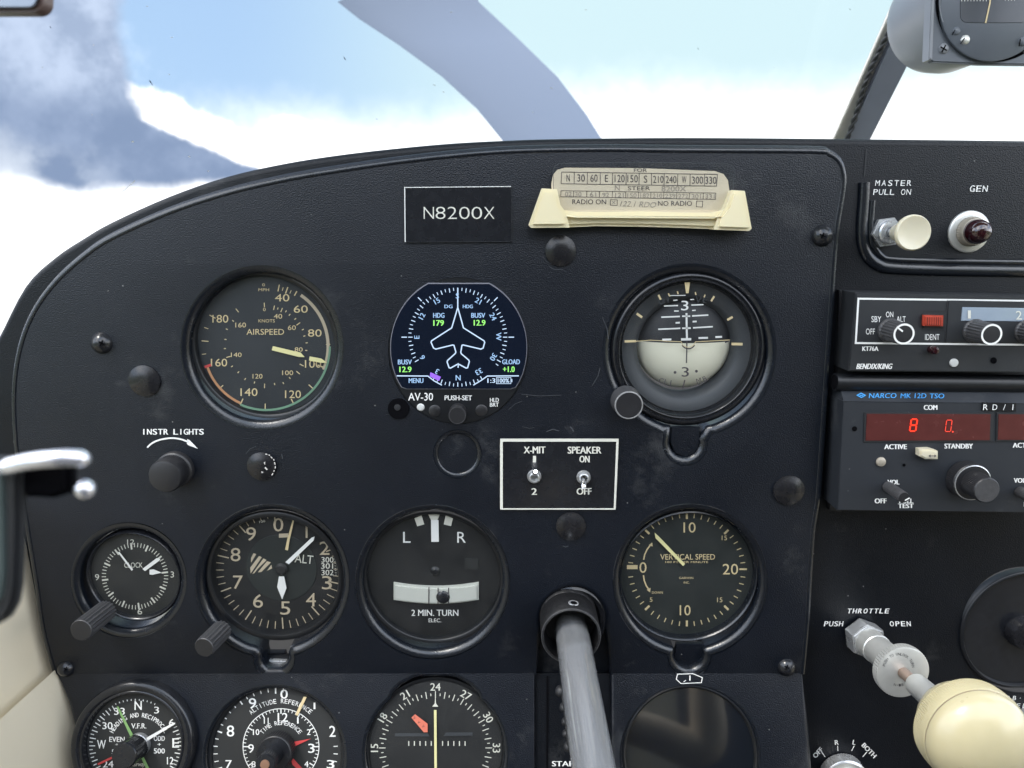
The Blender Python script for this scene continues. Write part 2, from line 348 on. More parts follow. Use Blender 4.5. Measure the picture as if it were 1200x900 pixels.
class Marks:
    """flat painted marks in pixel space, laid on the plane z of a thing"""
    def __init__(s, t, z): s.t = t; s.z = z; s.bm = bmesh.new()
    def poly(s, pts):
        vs = [s.bm.verts.new(s.t.L(u, v, s.z)) for u, v in pts]
        try: s.bm.faces.new(vs)
        except ValueError: pass
        return s
    def bar(s, u0, v0, u1, v1, w, w2=None):
        d = Vector((u1 - u0, v1 - v0)); n = Vector((-d.y, d.x)).normalized(); a = n * w / 2; b = n * (w2 if w2 is not None else w) / 2
        return s.poly([(u0 + a.x, v0 + a.y), (u1 + b.x, v1 + b.y), (u1 - b.x, v1 - b.y), (u0 - a.x, v0 - a.y)])
    def line(s, pts, w, closed=False):
        pts = list(pts); n = len(pts); L_, R_ = [], []
        for i in range(n):
            if closed: a, b = pts[i - 1], pts[(i + 1) % n]
            else: a, b = pts[max(0, i - 1)], pts[min(n - 1, i + 1)]
            p = Vector(pts[i]); d0 = (p - Vector(a)); d1 = (Vector(b) - p)
            if d0.length < 1e-6: d0 = d1
            if d1.length < 1e-6: d1 = d0
            d0.normalize(); d1.normalize(); t = (d0 + d1)
            t = t.normalized() if t.length > 1e-3 else d0
            nn = Vector((-t.y, t.x)); k = min(2.0, 1 / max(.35, nn.dot(Vector((-d0.y, d0.x)))))
            L_.append(tuple(p + nn * w / 2 * k)); R_.append(tuple(p - nn * w / 2 * k))
        for i in range(n if closed else n - 1):
            j = (i + 1) % n; s.poly([L_[i], L_[j], R_[j], R_[i]])
        return s
    def arc(s, c, r, a0, a1, w, ry=None, n=None):
        n = n or max(4, int(abs(a1 - a0) / 4)); ry = ry or r
        return s.line([(c[0] + r * math.sin(R(a0 + (a1 - a0) * i / n)), c[1] - ry * math.cos(R(a0 + (a1 - a0) * i / n))) for i in range(n + 1)], w)
    def disc(s, u, v, r, ry=None, n=20):
        return s.poly([(u + r * math.cos(2 * math.pi * i / n), v - (ry or r) * math.sin(2 * math.pi * i / n)) for i in range(n)])
    def tick(s, c, a, r0, r1, w, k=1.0):
        a = R(a); sn, cs = math.sin(a), -math.cos(a) * k
        return s.bar(c[0] + r0 * sn, c[1] + r0 * cs, c[0] + r1 * sn, c[1] + r1 * cs, w)
    def text(s, st, u, v, h, w=None, rot=0.0, shear=0.0, left=False, bold=0.0, thin=0.0):
        vs, fs = glyphs(st, -thin)
        x0, x1 = min(p[0] for p in vs), max(p[0] for p in vs); ym = (max(p[1] for p in vs) + min(p[1] for p in vs)) / 2
        if st.strip('.,-+/') and st.upper() == st: ym = CAP / 2
        sy = h / CAP; sx_ = sy if w is None else w / (x1 - x0)
        ca, sa = math.cos(R(rot)), math.sin(R(rot)); xm = x0 if left else (x0 + x1) / 2
        out = []
        offs = [(0, 0)] if not bold else [(-bold, 0), (bold, 0)]
        for k, (ox, oy) in enumerate(offs):
            nv = []
            for x, y in vs:
                X = (x - xm) * sx_ + ox; Y = (y - ym) * sy; X += Y * shear
                nv.append(s.bm.verts.new(s.t.L(u + X * ca - Y * sa, v - (X * sa + Y * ca), s.z + k * 2e-5)))
            for f in fs:
                try: s.bm.faces.new([nv[i] for i in f])
                except ValueError: pass
        return s
    def arctext(s, st, c, r, a0, step, h, w=None, bold=0.0, flip=False):
        a = a0
        for ch in st:
            if ch != ' ': s.text(ch, c[0] + r * math.sin(R(a)), c[1] - r * math.cos(R(a)), h, None if (w is None or ch == 'I') else w, rot=-a, bold=bold)
            a += step
        return s
    def build(s, part, m, parent=None):
        for f in s.bm.faces:
            f.normal_update()
            if f.normal.z < 0: f.normal_flip()
        me = bpy.data.meshes.new(part); s.bm.to_mesh(me); s.bm.free()
        return link(part, me, m, parent or s.t.root)

def tube(part, path, r, m, parent=None, seg=10, closed=False, caps=True, sharp=50):
    bm = bmesh.new(); path = [Vector(p) for p in path]; n = len(path); rings = []
    rs = r if isinstance(r, (list, tuple)) else [r] * n
    up = None
    for i in range(n):
        a = path[i - 1] if (closed or i) else path[i]; b = path[(i + 1) % n] if (closed or i < n - 1) else path[i]
        t = (b - a).normalized()
        if up is None: up = Vector((0, 0, 1)) if abs(t.z) < .9 else Vector((1, 0, 0))
        x = t.cross(up).normalized(); y = x.cross(t).normalized(); up = y
        rings.append([bm.verts.new(path[i] + (x * math.cos(2 * math.pi * k / seg) + y * math.sin(2 * math.pi * k / seg)) * rs[i]) for k in range(seg)])
    for i in range(n if closed else n - 1):
        A, B = rings[i], rings[(i + 1) % n]
        for k in range(seg): bm.faces.new([A[k], A[(k + 1) % seg], B[(k + 1) % seg], B[k]])
    if caps and not closed: bm.faces.new(rings[0][::-1]); bm.faces.new(rings[-1])
    bmesh.ops.recalc_face_normals(bm, faces=bm.faces)
    return finish(bm, part, m, parent, sharp)
def box(part, x0, x1, y0, y1, z0, z1, m, parent=None, bev=0.0):
    bm = bmesh.new(); bmesh.ops.create_cube(bm, size=1)
    for v in bm.verts: v.co = Vector(((x0 + x1) / 2 + v.co.x * (x1 - x0), (y0 + y1) / 2 + v.co.y * (y1 - y0), (z0 + z1) / 2 + v.co.z * (z1 - z0)))
    if bev: bmesh.ops.bevel(bm, geom=bm.edges[:], offset=bev, segments=3, affect='EDGES', clamp_overlap=True)
    return finish(bm, part, m, parent)
def smooth_path(pts, closed=False, k=6):
    out = []; n = len(pts)
    for i in range(n if closed else n - 1):
        p = [Vector(pts[(i + d) % n]) if closed else Vector(pts[min(n - 1, max(0, i + d))]) for d in (-1, 0, 1, 2)]
        for j in range(k):
            t = j / k
            out.append(.5 * ((2 * p[1]) + (p[2] - p[0]) * t + (2 * p[0] - 5 * p[1] + 4 * p[2] - p[3]) * t * t + (3 * p[1] - p[0] - 3 * p[2] + p[3]) * t ** 3))
    if not closed: out.append(Vector(pts[-1]))
    return out
def circ(c, r, a0=0, a1=360, n=64, ry=None):
    return [(c[0] + r * math.sin(R(a0 + (a1 - a0) * i / n)), c[1] - (ry or r) * math.cos(R(a0 + (a1 - a0) * i / n))) for i in range(n + (0 if a1 - a0 == 360 else 1))]
def rrect(x0, y0, x1, y1, r, n=5):
    o = []
    for cx, cy_, a in ((x1 - r, y0 + r, 0), (x1 - r, y1 - r, 90), (x0 + r, y1 - r, 180), (x0 + r, y0 + r, 270)):
        o += [(cx + r * math.sin(R(a + 90 * i / n)), cy_ - r * math.cos(R(a + 90 * i / n))) for i in range(n + 1)]
    return o
def loop_sweep(bm, loop, prof, outward=1):
    """sweep a profile (offset outwards, z) round a closed local 2D loop"""
    n = len(loop); rings = []
    area = sum(loop[i].x * loop[(i + 1) % n].y - loop[(i + 1) % n].x * loop[i].y for i in range(n))
    sg = (1 if area > 0 else -1) * outward
    nrm = []
    for i in range(n):
        d = (loop[(i + 1) % n] - loop[i - 1]); nrm.append(Vector((d.y, -d.x, 0)).normalized() * sg)
    for off, z in prof: rings.append([bm.verts.new((loop[i].x + nrm[i].x * off, loop[i].y + nrm[i].y * off, z)) for i in range(n)])
    for a, b in zip(rings, rings[1:]):
        for i in range(n): bm.faces.new([a[i], a[(i + 1) % n], b[(i + 1) % n], b[i]])
    return rings

# ------------------------------------------------------------------ structure: ground far below
bm = bmesh.new(); bmesh.ops.create_circle(bm, cap_ends=True, radius=70000, segments=96)
g = finish(bm, 'ground', 'ground'); g.location = (0, 0, -900); g.rotation_euler = (R(-10), 0, 0); g['kind'] = 'structure'

# ------------------------------------------------------------------ main instrument panel
PT = Thing('instrument_board', 'wide black leather-grained main instrument board with round cut-outs', 'instrument panel', (560, 480))
outline = [(976, 300), (980, 262), (986, 225), (987, 206), (982, 190), (970, 181), (950, 178), (800, 177), (720, 176), (653, 176.5), (590, 178.5), (533, 183), (470, 190), (400, 200), (333, 211.5), (267, 227), (200, 249), (133, 279), (100, 301), (67, 331), (42, 366), (26, 408), (19, 460), (22, 527), (32, 600), (45, 680), (53, 735), (67, 789)]
# hole outlines (pixels)
def tabbed(c, r, tc, tr, half, ry=None):
    """circle with a round tab hanging from its bottom"""
    pts = circ(c, r, -180 + half, 180 - half, 70, ry)
    a1 = 75
    tab = [(tc[0] + tr * math.sin(R(a)), tc[1] - tr * math.cos(R(a))) for a in range(a1, 360 - a1 + 1, 16)]
    return pts + tab
HOLES = {
 'air': circ((307, 407.5), 86, ry=86.5),
 'av': circ((537, 411), 82, ry=86),
 'att': tabbed((808, 411), 92, (803, 519), 17, 13),
 'clock': circ((151, 680), 59),
 'alt': tabbed((319, 681), 82, (321, 771), 16, 14),
 'turn': circ((507, 682), 82),
 'vsi': tabbed((809, 681), 82, (808, 768), 17, 14),
 'blank': circ((536, 532), 23, n=40),
}
RIMW = {'clock': 9, 'air': 10, 'att': 10, 'blank': 6}
def panel_mesh(name, outl, holes, fr_thing, m, skirt, lowcut=None, back=-.02):
    cu = bpy.data.curves.new('c', 'CURVE'); cu.dimensions = '2D'; cu.fill_mode = 'BOTH'
    loops = [[fr_thing.L(u, v) for u, v in outl]] + [[fr_thing.L(u, v) for u, v in h] for h in holes]
    for lp in loops:
        sp = cu.splines.new('POLY'); sp.points.add(len(lp) - 1); sp.use_cyclic_u = True
        for p, q in zip(sp.points, lp): p.co = (q.x, q.y, 0, 1)
    ob = bpy.data.objects.new('c', cu); me = bpy.data.meshes.new_from_object(ob)
    bm = bmesh.new(); bm.from_mesh(me); bpy.data.objects.remove(ob); bpy.data.meshes.remove(me); bpy.data.curves.remove(cu)
    for v in bm.verts: v.co.z = 0
    bmesh.ops.remove_doubles(bm, verts=bm.verts, dist=1e-6)
    bm.normal_update()
    for f in bm.faces:
        if f.normal.z < 0: f.normal_flip()
    loop_sweep(bm, loops[0], [(0, 0), (.0009, -.0001), (.0018, -.0005), (.0026, -.0012), (.0031, -.0021), (.0033, -.0035), (.0033, back)])
    for lp in loops[1:]: loop_sweep(bm, lp, [(0, 0), (0, -.0005)], -1)
    bmesh.ops.recalc_face_normals(bm, faces=bm.faces)
    return finish(bm, name, m, fr_thing.root, 50)
out_up = [tuple(p) for p in smooth_path(outline, False, 5)] + [(628, 789), (627, 745)] + circ((672, 728), 45, -100, 100, 20) + [(717, 745), (717, 789), (939, 789), (944, 732), (951, 620), (957, 583), (967, 433)]
def grow(h, w):
    n = len(h); o = []
    ar = sum(h[i][0] * h[(i + 1) % n][1] - h[(i + 1) % n][0] * h[i][1] for i in range(n)); sg = 1 if ar > 0 else -1
    for i in range(n):
        d = Vector((h[(i + 1) % n][0] - h[i - 1][0], h[(i + 1) % n][1] - h[i - 1][1])).normalized() * w * sg
        o.append((h[i][0] + d.y, h[i][1] - d.x))
    return o
def clean_tab(h):
    # drop the loops an outward offset makes in the inner corners beside a tab
    out = []
    for i, p in enumerate(h):
        if all((Vector(p) - Vector(q)).length >= w_ - .35 for q, w_ in ()): out.append(p)
    return out
face = panel_mesh('panel_face', out_up, [grow(HOLES[k], RIMW.get(k, 9) if k != 'av' else 0) for k in HOLES], PT, 'panel', True)
# edges of the openings, rolled inwards
M['rim'] = mat('rim_black', (.004, .006, .010), .25, spec=.7, bump=(1500, .25, .0004), vscale=300, var=.3)
def rim(hole, w=9.0, d=4.0, z_in=-.016, fr=PT, m='rim'):
    lp = [fr.L(u, v) for u, v in hole]; bm = bmesh.new(); k = fr.rad(w); d = d / 1000
    prof = [(k * (1 - math.sin(R(9 * i))) , .00005 - d * (1 - math.cos(R(9 * i)))) for i in range(11)] + [(-.0001, z_in)]
    loop_sweep(bm, lp, prof)
    bmesh.ops.recalc_face_normals(bm, faces=bm.faces)
    return finish(bm, 'rim', m, fr.root, 80)
for k in HOLES:
    if k != 'av': rim(HOLES[k], RIMW.get(k, 9), {'clock': 3.5, 'blank': 1.4}.get(k, 4), -.016 if k != 'blank' else -.003)
tube('edge_highlight_bead', [PT.L(u, v, -.0017) for u, v in [(939, 788), (944, 732), (951, 620), (957, 583), (967, 433)] + [tuple(p) for p in smooth_path(outline, False, 5)]], .0021, 'rim', PT.root, 14)  # glossy bead added along the rolled edge to catch a highlight
PT.lathe('blank_disc', [(0, -.0014), (PT.rad(24.5), -.0014)], 'panel', (536, 532))

# lower, tilted part of the panel
PL_ = Thing('lower_instrument_board', 'lower black board below the crease, tilted up, along the bottom edge', 'instrument panel', (510, 840), LOW)
low_out = [(67, 790), (86, 825), (92, 850), (98, 900), (112, 990), (941, 990), (944, 900), (942, 850), (939, 790)]
key = [(625, 1000), (625, 790), (720, 790), (720, 1000)]
H_LOW = {'hdg': circ((160, 869), 66), 'tref': circ((322, 887), 80), 'vor': circ((510, 882), 81, 40, 320, 60) + [(461, 812), (470, 803), (485, 795), (502, 791), (519, 791), (535, 795), (550, 803), (559, 812)], 'suct': circ((809, 885), 78)}
def low_panel():
    cu = bpy.data.curves.new('c', 'CURVE'); cu.dimensions = '2D'; cu.fill_mode = 'BOTH'
    # two slabs either side of the control column slot
    left = [(67, 790), (86, 825), (92, 850), (98, 900), (112, 990), (625, 990), (625, 790)]
    right = [(720, 790), (722, 990), (950, 990), (945.5, 900), (942, 850), (939, 790)]
    return left, right
lf, rt = low_panel()
panel_mesh('panel_face', lf, [H_LOW['hdg'], grow(H_LOW['tref'], 5), grow(H_LOW['vor'], 5)], PL_, 'panel', True)
panel_mesh('panel_face', rt, [grow(H_LOW['suct'], 5)], PL_, 'panel', True)
for k in ('tref', 'vor', 'suct'): rim(H_LOW[k], 5, 1.6, -.016, PL_)
# plate behind the main panel and the radio side panel
PR = Thing('radio_board', 'black leather-grained right side board carrying the radios, throttle and master switch', 'instrument panel', (1090, 500), RIGHT)
outer = [(-60, 560), (-45, 480), (-22, 435), (0, 404), (33, 341), (67, 308), (100, 286), (133, 267), (200, 237), (267, 214), (333, 199), (400, 188.5), (470, 180.5), (533, 175), (590, 172), (653, 170), (800, 168.5), (1000, 170), (1260, 173)]
outer = [tuple(p) for p in smooth_path(outer, False, 4)] + [(1260, 1010), (120, 1010), (70, 800), (40, 680), (20, 600)]
panel_mesh('panel_face', outer, [circ((1200, 738), 74), circ((303, 404), 92), circ((804, 408), 95), circ((318, 678), 90), circ((506, 679), 90), circ((805, 678), 90), circ((152, 678), 64)], PR, 'panel_r', True, back=-.012)
pth = [(1012, 214), (1011, 235), (1009, 265), (1010, 285), (1016, 300), (1028, 310), (1045, 314), (1100, 316), (1160, 317), (1240, 318)]
def bead(pth, r, zz, th=PR, part='moulding', m='rim'):
    return tube(part, [th.L(u, v, zz) for u, v in [tuple(p) for p in smooth_path(pth, False, 5)]], r, m, th.root, 12)
bead(pth, PR.rad(7.5), -.0010)
bead([(u + (11 if v < 290 else 11 - (u - 1009) * .35 if u < 1040 else 0), v - (0 if v < 290 else 10)) for u, v in pth[1:]], PR.rad(4), -.0008)
mk = PR.marks(.0004); mk.bar(1015.5, 174, 1013, 206, 1.3); mk.build('seam', 'rubber')
for st, u, v, w, h, sh in (('MASTER', 1047, 215, 42, 7.6, .18), ('PULL ON', 1046, 225.5, 43, 7.6, .18)):
    pass
mk = PR.marks(.0003)
def sp_text(mk, st, u, v, h, w, shear=.15, rot=0, bold=0, thin=0.0):
    """wide letter-spaced lettering"""
    n = len(st); step = w / (n - 1 + .8); x = u - w / 2 + step * .4
    for i, ch in enumerate(st):
        if ch != ' ': mk.text(ch, x + i * step, v, h, None if ch in 'I.1' else h * .78, shear=shear, bold=bold, thin=thin)
sp_text(mk, 'MASTER', 1047, 214.5, 6.6, 43, .14); sp_text(mk, 'PULL ON', 1045.5, 225, 6.6, 44, .14); mk.build('lettering', 'white')
mk = PR.marks(.0003); sp_text(mk, 'GEN', 1147, 221, 7.2, 21, .15, bold=.18); mk.build('lettering', 'white')
mk = PR.marks(.0003); sp_text(mk, 'THROTTLE', 1017.5, 716, 5.6, 49, .25, bold=.2); sp_text(mk, 'PUSH', 977, 731, 5.8, 22, .2, bold=.2); sp_text(mk, 'OPEN', 1055, 731, 5.8, 25, -.1, bold=.2); mk.build('lettering', 'white')
mk = PR.marks(.0003)
for st, u, v, rot, l0, l1 in (('OFF', 958.5, 882, 48, (962, 880, 967, 887), 0), ('R', 980.5, 870, 5, (981.5, 874, 982, 880), 0), ('L', 1001, 870, -12, (1001, 874, 998, 880), 0), ('BOTH', 1018.5, 879.5, -46, (1016, 881, 1011, 887), 0)):
    mk.text(st, u, v, 5.4, rot=rot, bold=.22); mk.bar(*l0, .9)
mk.build('lettering', 'white')
mk = PR.marks(.0003); sp_text(mk, 'CARB.', 1182, 818, 5, 33, .2); sp_text(mk, 'FUEL', 1190, 827, 5, 27, .2); mk.build('lettering', 'white')
for u, v in ((564, 173), (742, 169.5), (826, 169), (998, 170), (1086, 171), (1169, 172)):
    p = PR.L(u, v, -.002); PR.lathe('fastener', [(0, .0016), (.0022, .0012), (.0034, 0), (.0034, -.003)], 'lens_w', (u, v), seg=20, axis=(0, 1, 0), cz=-.006)

# ------------------------------------------------------------------ lettering and small things painted on the main panel
mk = PT.marks(.0003); sp_text(mk, 'INSTR', 181.5, 506, 6.6, 31, 0, bold=.25); sp_text(mk, 'LIGHTS', 221, 506, 6.6, 35, 0, bold=.25); mk.build('lettering', 'white')
mk = PT.marks(.0003); mk.line([tuple(p) for p in smooth_path([(172.5, 524.5), (178, 519.5), (187, 515.5), (200, 513.4), (211, 514.5), (221, 518)], False, 5)], 1.9)
mk.poly([(219.5, 514.5), (222.5, 516), (232, 526), (221, 521.8), (219, 520)]); mk.build('arrow', 'white')
M['scuff'] = mat('scuffed_plastic', (.05, .054, .062), .5)
for p, w in ((((706, 372), (711, 384), (713, 397)), .8), (((694, 452), (701, 440), (703, 431)), .8), (((611, 462), (632, 464), (658, 463)), .7), (((596, 480), (604, 473), (612, 470)), .6), (((640, 506), (648, 503), (655, 505)), 1.1), (((668, 500), (671, 503), (672, 506)), 1.6), (((643, 312), (650, 316), (660, 316)), .7), (((636, 300), (640, 306), (645, 309)), .6), (((660, 640), (663, 641), (666, 640)), 1.0), (((945, 300), (950, 299), (953, 300)), .6), (((288, 532), (293, 526), (300, 523)), .6), (((330, 532), (331, 536), (331, 538)), 1.0), (((777, 528), (779, 526), (782, 528)), .8), (((612, 500), (620, 502), (626, 501)), .6)):
    mk = PT.marks(.0003); mk.line(p, w); mk.build('scuff', 'scuff')
mk = PL_.marks(.0004); mk.line([(794, 790), (812, 789.5), (823, 794), (822, 800), (798, 801), (792.5, 796)], .9, True); mk.text('1', 808.5, 794.5, 6, bold=.3); mk.bar(801, 799, 804, 797, .8); mk.build('sticker', 'white')

# ------------------------------------------------------------------ dial instruments
def dial_base(t, c, r, h, dial_m='dial', r_dial=None, bez='bezel', glass='glass', lip=.004, front=None):
    """case tube, dial disc at depth h (mm) and glass; front = z of the glass"""
    h = h / 1000; rm = t.rad(r)
    t.lathe('case', [(rm * 1.02, -min(.0045, h * .6)), (rm * .985, -min(.0046, h * .62)), (rm * .97, -min(.0052, h * .7)), (rm * .96, -h), (rm * .7, -h - .0002)], bez, c, sharp=50)
    t.lathe('dial', [(0, -h), (rm * .965, -h), (rm * .965, -h - .002), (0, -h - .002)], dial_m, c)
    if glass: t.lathe('glass', [(0, -min(.0048, h * .66)), (rm * .975, -min(.0048, h * .66))], glass, c, sharp=10)
def zoom(bx, by, s): return lambda x, y: (bx + x / s, by + y / s)

# airspeed indicator
T = Thing('airspeed_indicator', 'airspeed dial with cream figures 40 to 180 and green and orange arcs', 'gauge', (307, 407.5))
dial_base(T, T.c, 83, 9, 'dial_grey')if False else None
M['dial_air'] = mat('dial_slate', (.022, .026, .031), .55, var=.15, vscale=60)
dial_base(T, T.c, 85.5, 8, 'dial_air')
z = zoom(210, 310, 4.5); h = -.0078
C = (312, 406)
mk = T.marks(h)
for st, x, y, hh, w in (('180', 217, 286, 40, 84), ('160', 210, 517, 40, 86), ('140', 368, 673, 40, 90), ('120', 600, 684, 40, 84), ('100', 706, 524, 40, 86), ('80', 715, 361, 38, 72), ('60', 641, 235, 38, 74), ('40', 543, 175, 38, 76),
                    ('AIRSPEED', 454, 355, 30, 198), ('160', 324, 319, 25, 56), ('140', 301, 476, 23, 56), ('120', 413, 589, 24, 52), ('100', 572, 571, 24, 58), ('80', 630, 448, 22, 42), ('60', 594, 333, 24, 42), ('40', 521, 273, 24, 44), ('KNOTS', 461, 297, 16, 86), ('MPH', 446, 133, 15, 56), ('0', 449, 237, 17, 14), ('0', 445, 107, 15, 14)):
    u, v = z(x, y); mk.text(st, u, v, hh / 4.5, w / 4.5)
for x, y in ((500, 228), (520, 232), (540, 240), (563, 247), (582, 265), (612, 287), (628, 313), (652, 343), (660, 377), (672, 413), (670, 453), (646, 530), (627, 570), (583, 598), (549, 625), (503, 630), (450, 640), (397, 622), (348, 604), (312, 568), (278, 537), (260, 487), (241, 443), (244, 395), (251, 341), (284, 297), (449, 213), (306, 242)):
    u, v = z(x, y); d = Vector((u - C[0], v - C[1])).normalized(); l = random.choice((1.2, 2.6)); mk.bar(u - d.x * l, v - d.y * l, u + d.x * l, v + d.y * l, 1.0)
for a_, r0, r1, w in ((299, 68, 76, 1.1), (287, 71, 76, .8), (275, 68, 76, 1.1), (263, 71, 76, .8), (228, 68, 74, 1.1), (204, 67, 75, 1.3), (181, 67, 75, 1.2), (154.5, 68, 75, 1.3), (132, 67, 75, 1.2), (110, 64, 75, 1.6), (12, 66, 74, 1.2), (20, 66, 74, 1.4), (29, 68, 74, 1.3), (16, 68, 72, .8), (24, 68, 72, .8), (88, 70, 75, 1)): mk.tick(C, a_, r0, r1, w)
mk.build('markings', 'cream')
mk = T.marks(h + .0001); mk.arc(C, 72.5, 34, 112, 3.6); mk.build('white_arc', 'cream_dim')
mk = T.marks(h + .0002); mk.arc(C, 74.5, 90, 204, 2.6); mk.build('green_arc', 'green')
mk = T.marks(h + .0002); mk.arc(C, 73, 204.5, 251, 2.8); mk.build('orange_arc', 'orange')
mk = T.marks(h + .0003); mk.bar(*z(134, 541), *z(168, 529), 3); mk.build('red_line', 'red')
mk = T.marks(h + .0012); mk.poly([z(*p) for p in ((494, 430), (640, 464), (662, 488), (630, 487), (488, 452))]); mk.poly([z(*p) for p in ((688, 484), (750, 496), (780, 518), (745, 518), (684, 506))]); mk.build('needle', 'lume')

# electronic attitude and heading display
T = Thing('electronic_heading_display', 'small round electronic flight display with a lit blue compass rose and aircraft outline', 'display', (537, 411))
rm = T.rad(82)
oct_ = []
for a_ in range(-150, 151, 6):
    u, v = 537 + 81 * math.sin(R(a_)), 409 - 84 * math.cos(R(a_)); oct_.append((u, v))
body = circ((537, 411), 81.5, n=72, ry=86)
T.slab('case', body, -.012, .0004, 'bezel', .0006)
ear = circ((467, 479.5), 14, n=28); T.lathe('ear_recess_shade', [(0, .0008), (T.rad(12.5), .0008), (T.rad(13.5), -.002)], 'void', (467, 479))  # flat black disc stands in for the dark inside of the ear recess
T.lathe('screw', [(0, .0014), (T.rad(3.5), .0012), (T.rad(4.2), .0004)], 'rubber', (466, 477), seg=20)
scr = [(u, v) for u, v in circ((537.5, 408), 79.5, -115, 115, 60, ry=84) if v > 331.5]
scr = [(464, 447)] + [p for p in scr] + [(611, 447), (603, 454.5), (470, 455)]
left_ = [p for p in circ((537.5, 408), 79.5, -118, 0, 40, ry=84) if p[1] > 332]; right_ = [p for p in circ((537.5, 408), 79.5, 0, 118, 40, ry=84) if p[1] > 332]
scr = left_ + right_ + [(604, 453.5), (598, 455.5), (477, 455.5), (471, 453.5)]
T.slab('screen_rim', [(537.5 + (u - 537.5) * 1.012, 410 + (v - 410) * 1.018) for u, v in scr], .0002, .0012, 'lcd_grey', .0004)
T.slab('screen', scr, .0002, .0016, 'screen', .0003)
z = zoom(440, 310, 4.5); h = .0018
C = z(434, 383)
mk = T.marks(h)
for i in range(72):
    if i in (43, 44, 45, 46, 47, 26, 27, 28, 29): continue
    a_ = i * 5; lg = i % 2 == 0
    mk.tick(C, a_, 53 if lg else 54.5, 58, .95 if lg else .8)
for a_ in (-45, 45, -90, 90): mk.tick(C, a_, 59.5 if abs(a_) == 90 else 60, 66, 1.1)
mk.line([z(*p) for p in ((434, 124), (434, 178), (434, 226), (464, 334), (572, 402), (576, 410), (568, 440), (556, 446), (462, 424), (456, 426), (450, 462), (452, 470), (492, 504), (495, 512), (486, 544), (478, 546), (440, 526))], 1.35)
mk.line([z(*p) for p in ((434, 226), (402, 334), (296, 402), (293, 410), (306, 440), (318, 446), (408, 424), (414, 426), (424, 462), (420, 470), (380, 506), (378, 514), (388, 544), (396, 546), (432, 526))], 1.35)
mk.bar(*z(436, 520), *z(436, 544), 1.2)
mk.build('compass_rose', 'lcd_w')
mk = T.marks(h + .00004)
for st, x, y, rot in (('S', 432, 165, 0), ('15', 324, 192, 28), ('12', 245, 272, 62), ('E', 218, 383, 90), ('6', 247, 490, 120), ('3', 325, 564, 150), ('21', 542, 192, -28), ('24', 620, 275, -62), ('W', 650, 380, -90), ('30', 622, 488, -120), ('33', 545, 565, -150), ('N', 436, 597, 0)):
    u, v = z(x, y); mk.text(st, u, v, 6.0, rot=rot, bold=.15)
for st, x, y, w in (('DG', 385, 221, 42), ('HDG', 487, 221, 52)): u, v = z(x, y); mk.text(st, u, v, 18 / 4.5, w / 4.5, bold=.15)
for st, x, y, w, hh in (('HDG', 334, 268, 58, 25), ('BUSV', 542, 268, 72, 25), ('BUSV', 155, 514, 72, 25), ('GLOAD', 715, 513, 92, 25), ('MENU', 214, 612, 76, 25)): u, v = z(x, y); mk.text(st, u, v, hh / 4.5, w / 4.5, bold=.2)
mk.build('readout', 'lcd_c')
mk = T.marks(h + .00004)
for st, x, y, w in (('179', 333, 308, 54), ('12.9', 549, 307, 60), ('12.9', 158, 553, 62), ('+1.0', 703, 552, 60)): u, v = z(x, y); mk = T.marks(h + .00004); mk.text(st, u, v, 29 / 4.5, w / 4.5, bold=.25); mk.build('readout', 'lcd_g')
mk = T.marks(h + .00008); mk.poly([z(*p) for p in ((290, 568), (345, 592), (335, 614), (286, 590))]); mk.build('heading_bug', 'lcd_p')
mk = T.marks(h + .00002)
mk.line([z(*p) for p in ((112, 587), (276, 588), (310, 614), (350, 636))], 1.2); mk.line([z(*p) for p in ((756, 587), (590, 588), (556, 612), (516, 636))], 1.2)
mk.text('1:3', *z(611, 612), 23 / 4.5, 40 / 4.5, bold=.2); mk.text('100%', *z(675, 612), 22 / 4.5, 60 / 4.5, bold=.15)
mk.line([z(*p) for p in ((638, 596), (714, 596), (714, 628), (638, 628))], .6, True); mk.bar(*z(719, 604), *z(719, 620), 1)
mk.build('readout', 'lcd_w')
mk = T.marks(.0007); mk.text('AV-30', *z(238, 697), 40 / 4.5, 130 / 4.5, bold=.1); mk.text('PUSH-SET', *z(437, 703), 25 / 4.5, 144 / 4.5, bold=.15); mk.text('HLD', *z(627, 714), 21 / 4.5, 46 / 4.5, bold=.12); mk.text('BRT', *z(627, 739), 21 / 4.5, 46 / 4.5, bold=.12)
mk.build('lettering', 'white')
r1 = T.rad(7.2); k = T.lathe('button', [(0, .0012), (r1 * .8, .0012), (r1, .0008), (r1, 0)], 'knob', z(313, 770), seg=32); T.lathe('button', [(0, .0012), (r1 * .8, .0012), (r1, .0008), (r1, 0)], 'knob', z(559, 768), seg=32)
T.lathe('light_sensor', [(0, .0012), (T.rad(3.4), .001), (T.rad(4.6), .0004)], 'lens_w', z(239, 752), seg=24)
r1 = T.rad(10.2); T.lathe('knob', [(0, .0098), (r1 * .93, .0098), (r1, .0090), (r1 * 1.02, 0)], 'knob', z(436, 775), seg=72)
mk = T.marks(.00985); mk.arc((536, 486.8), 9.6, 0, 360, .7, n=40); mk.build('knob_edge', 'knob_grey')

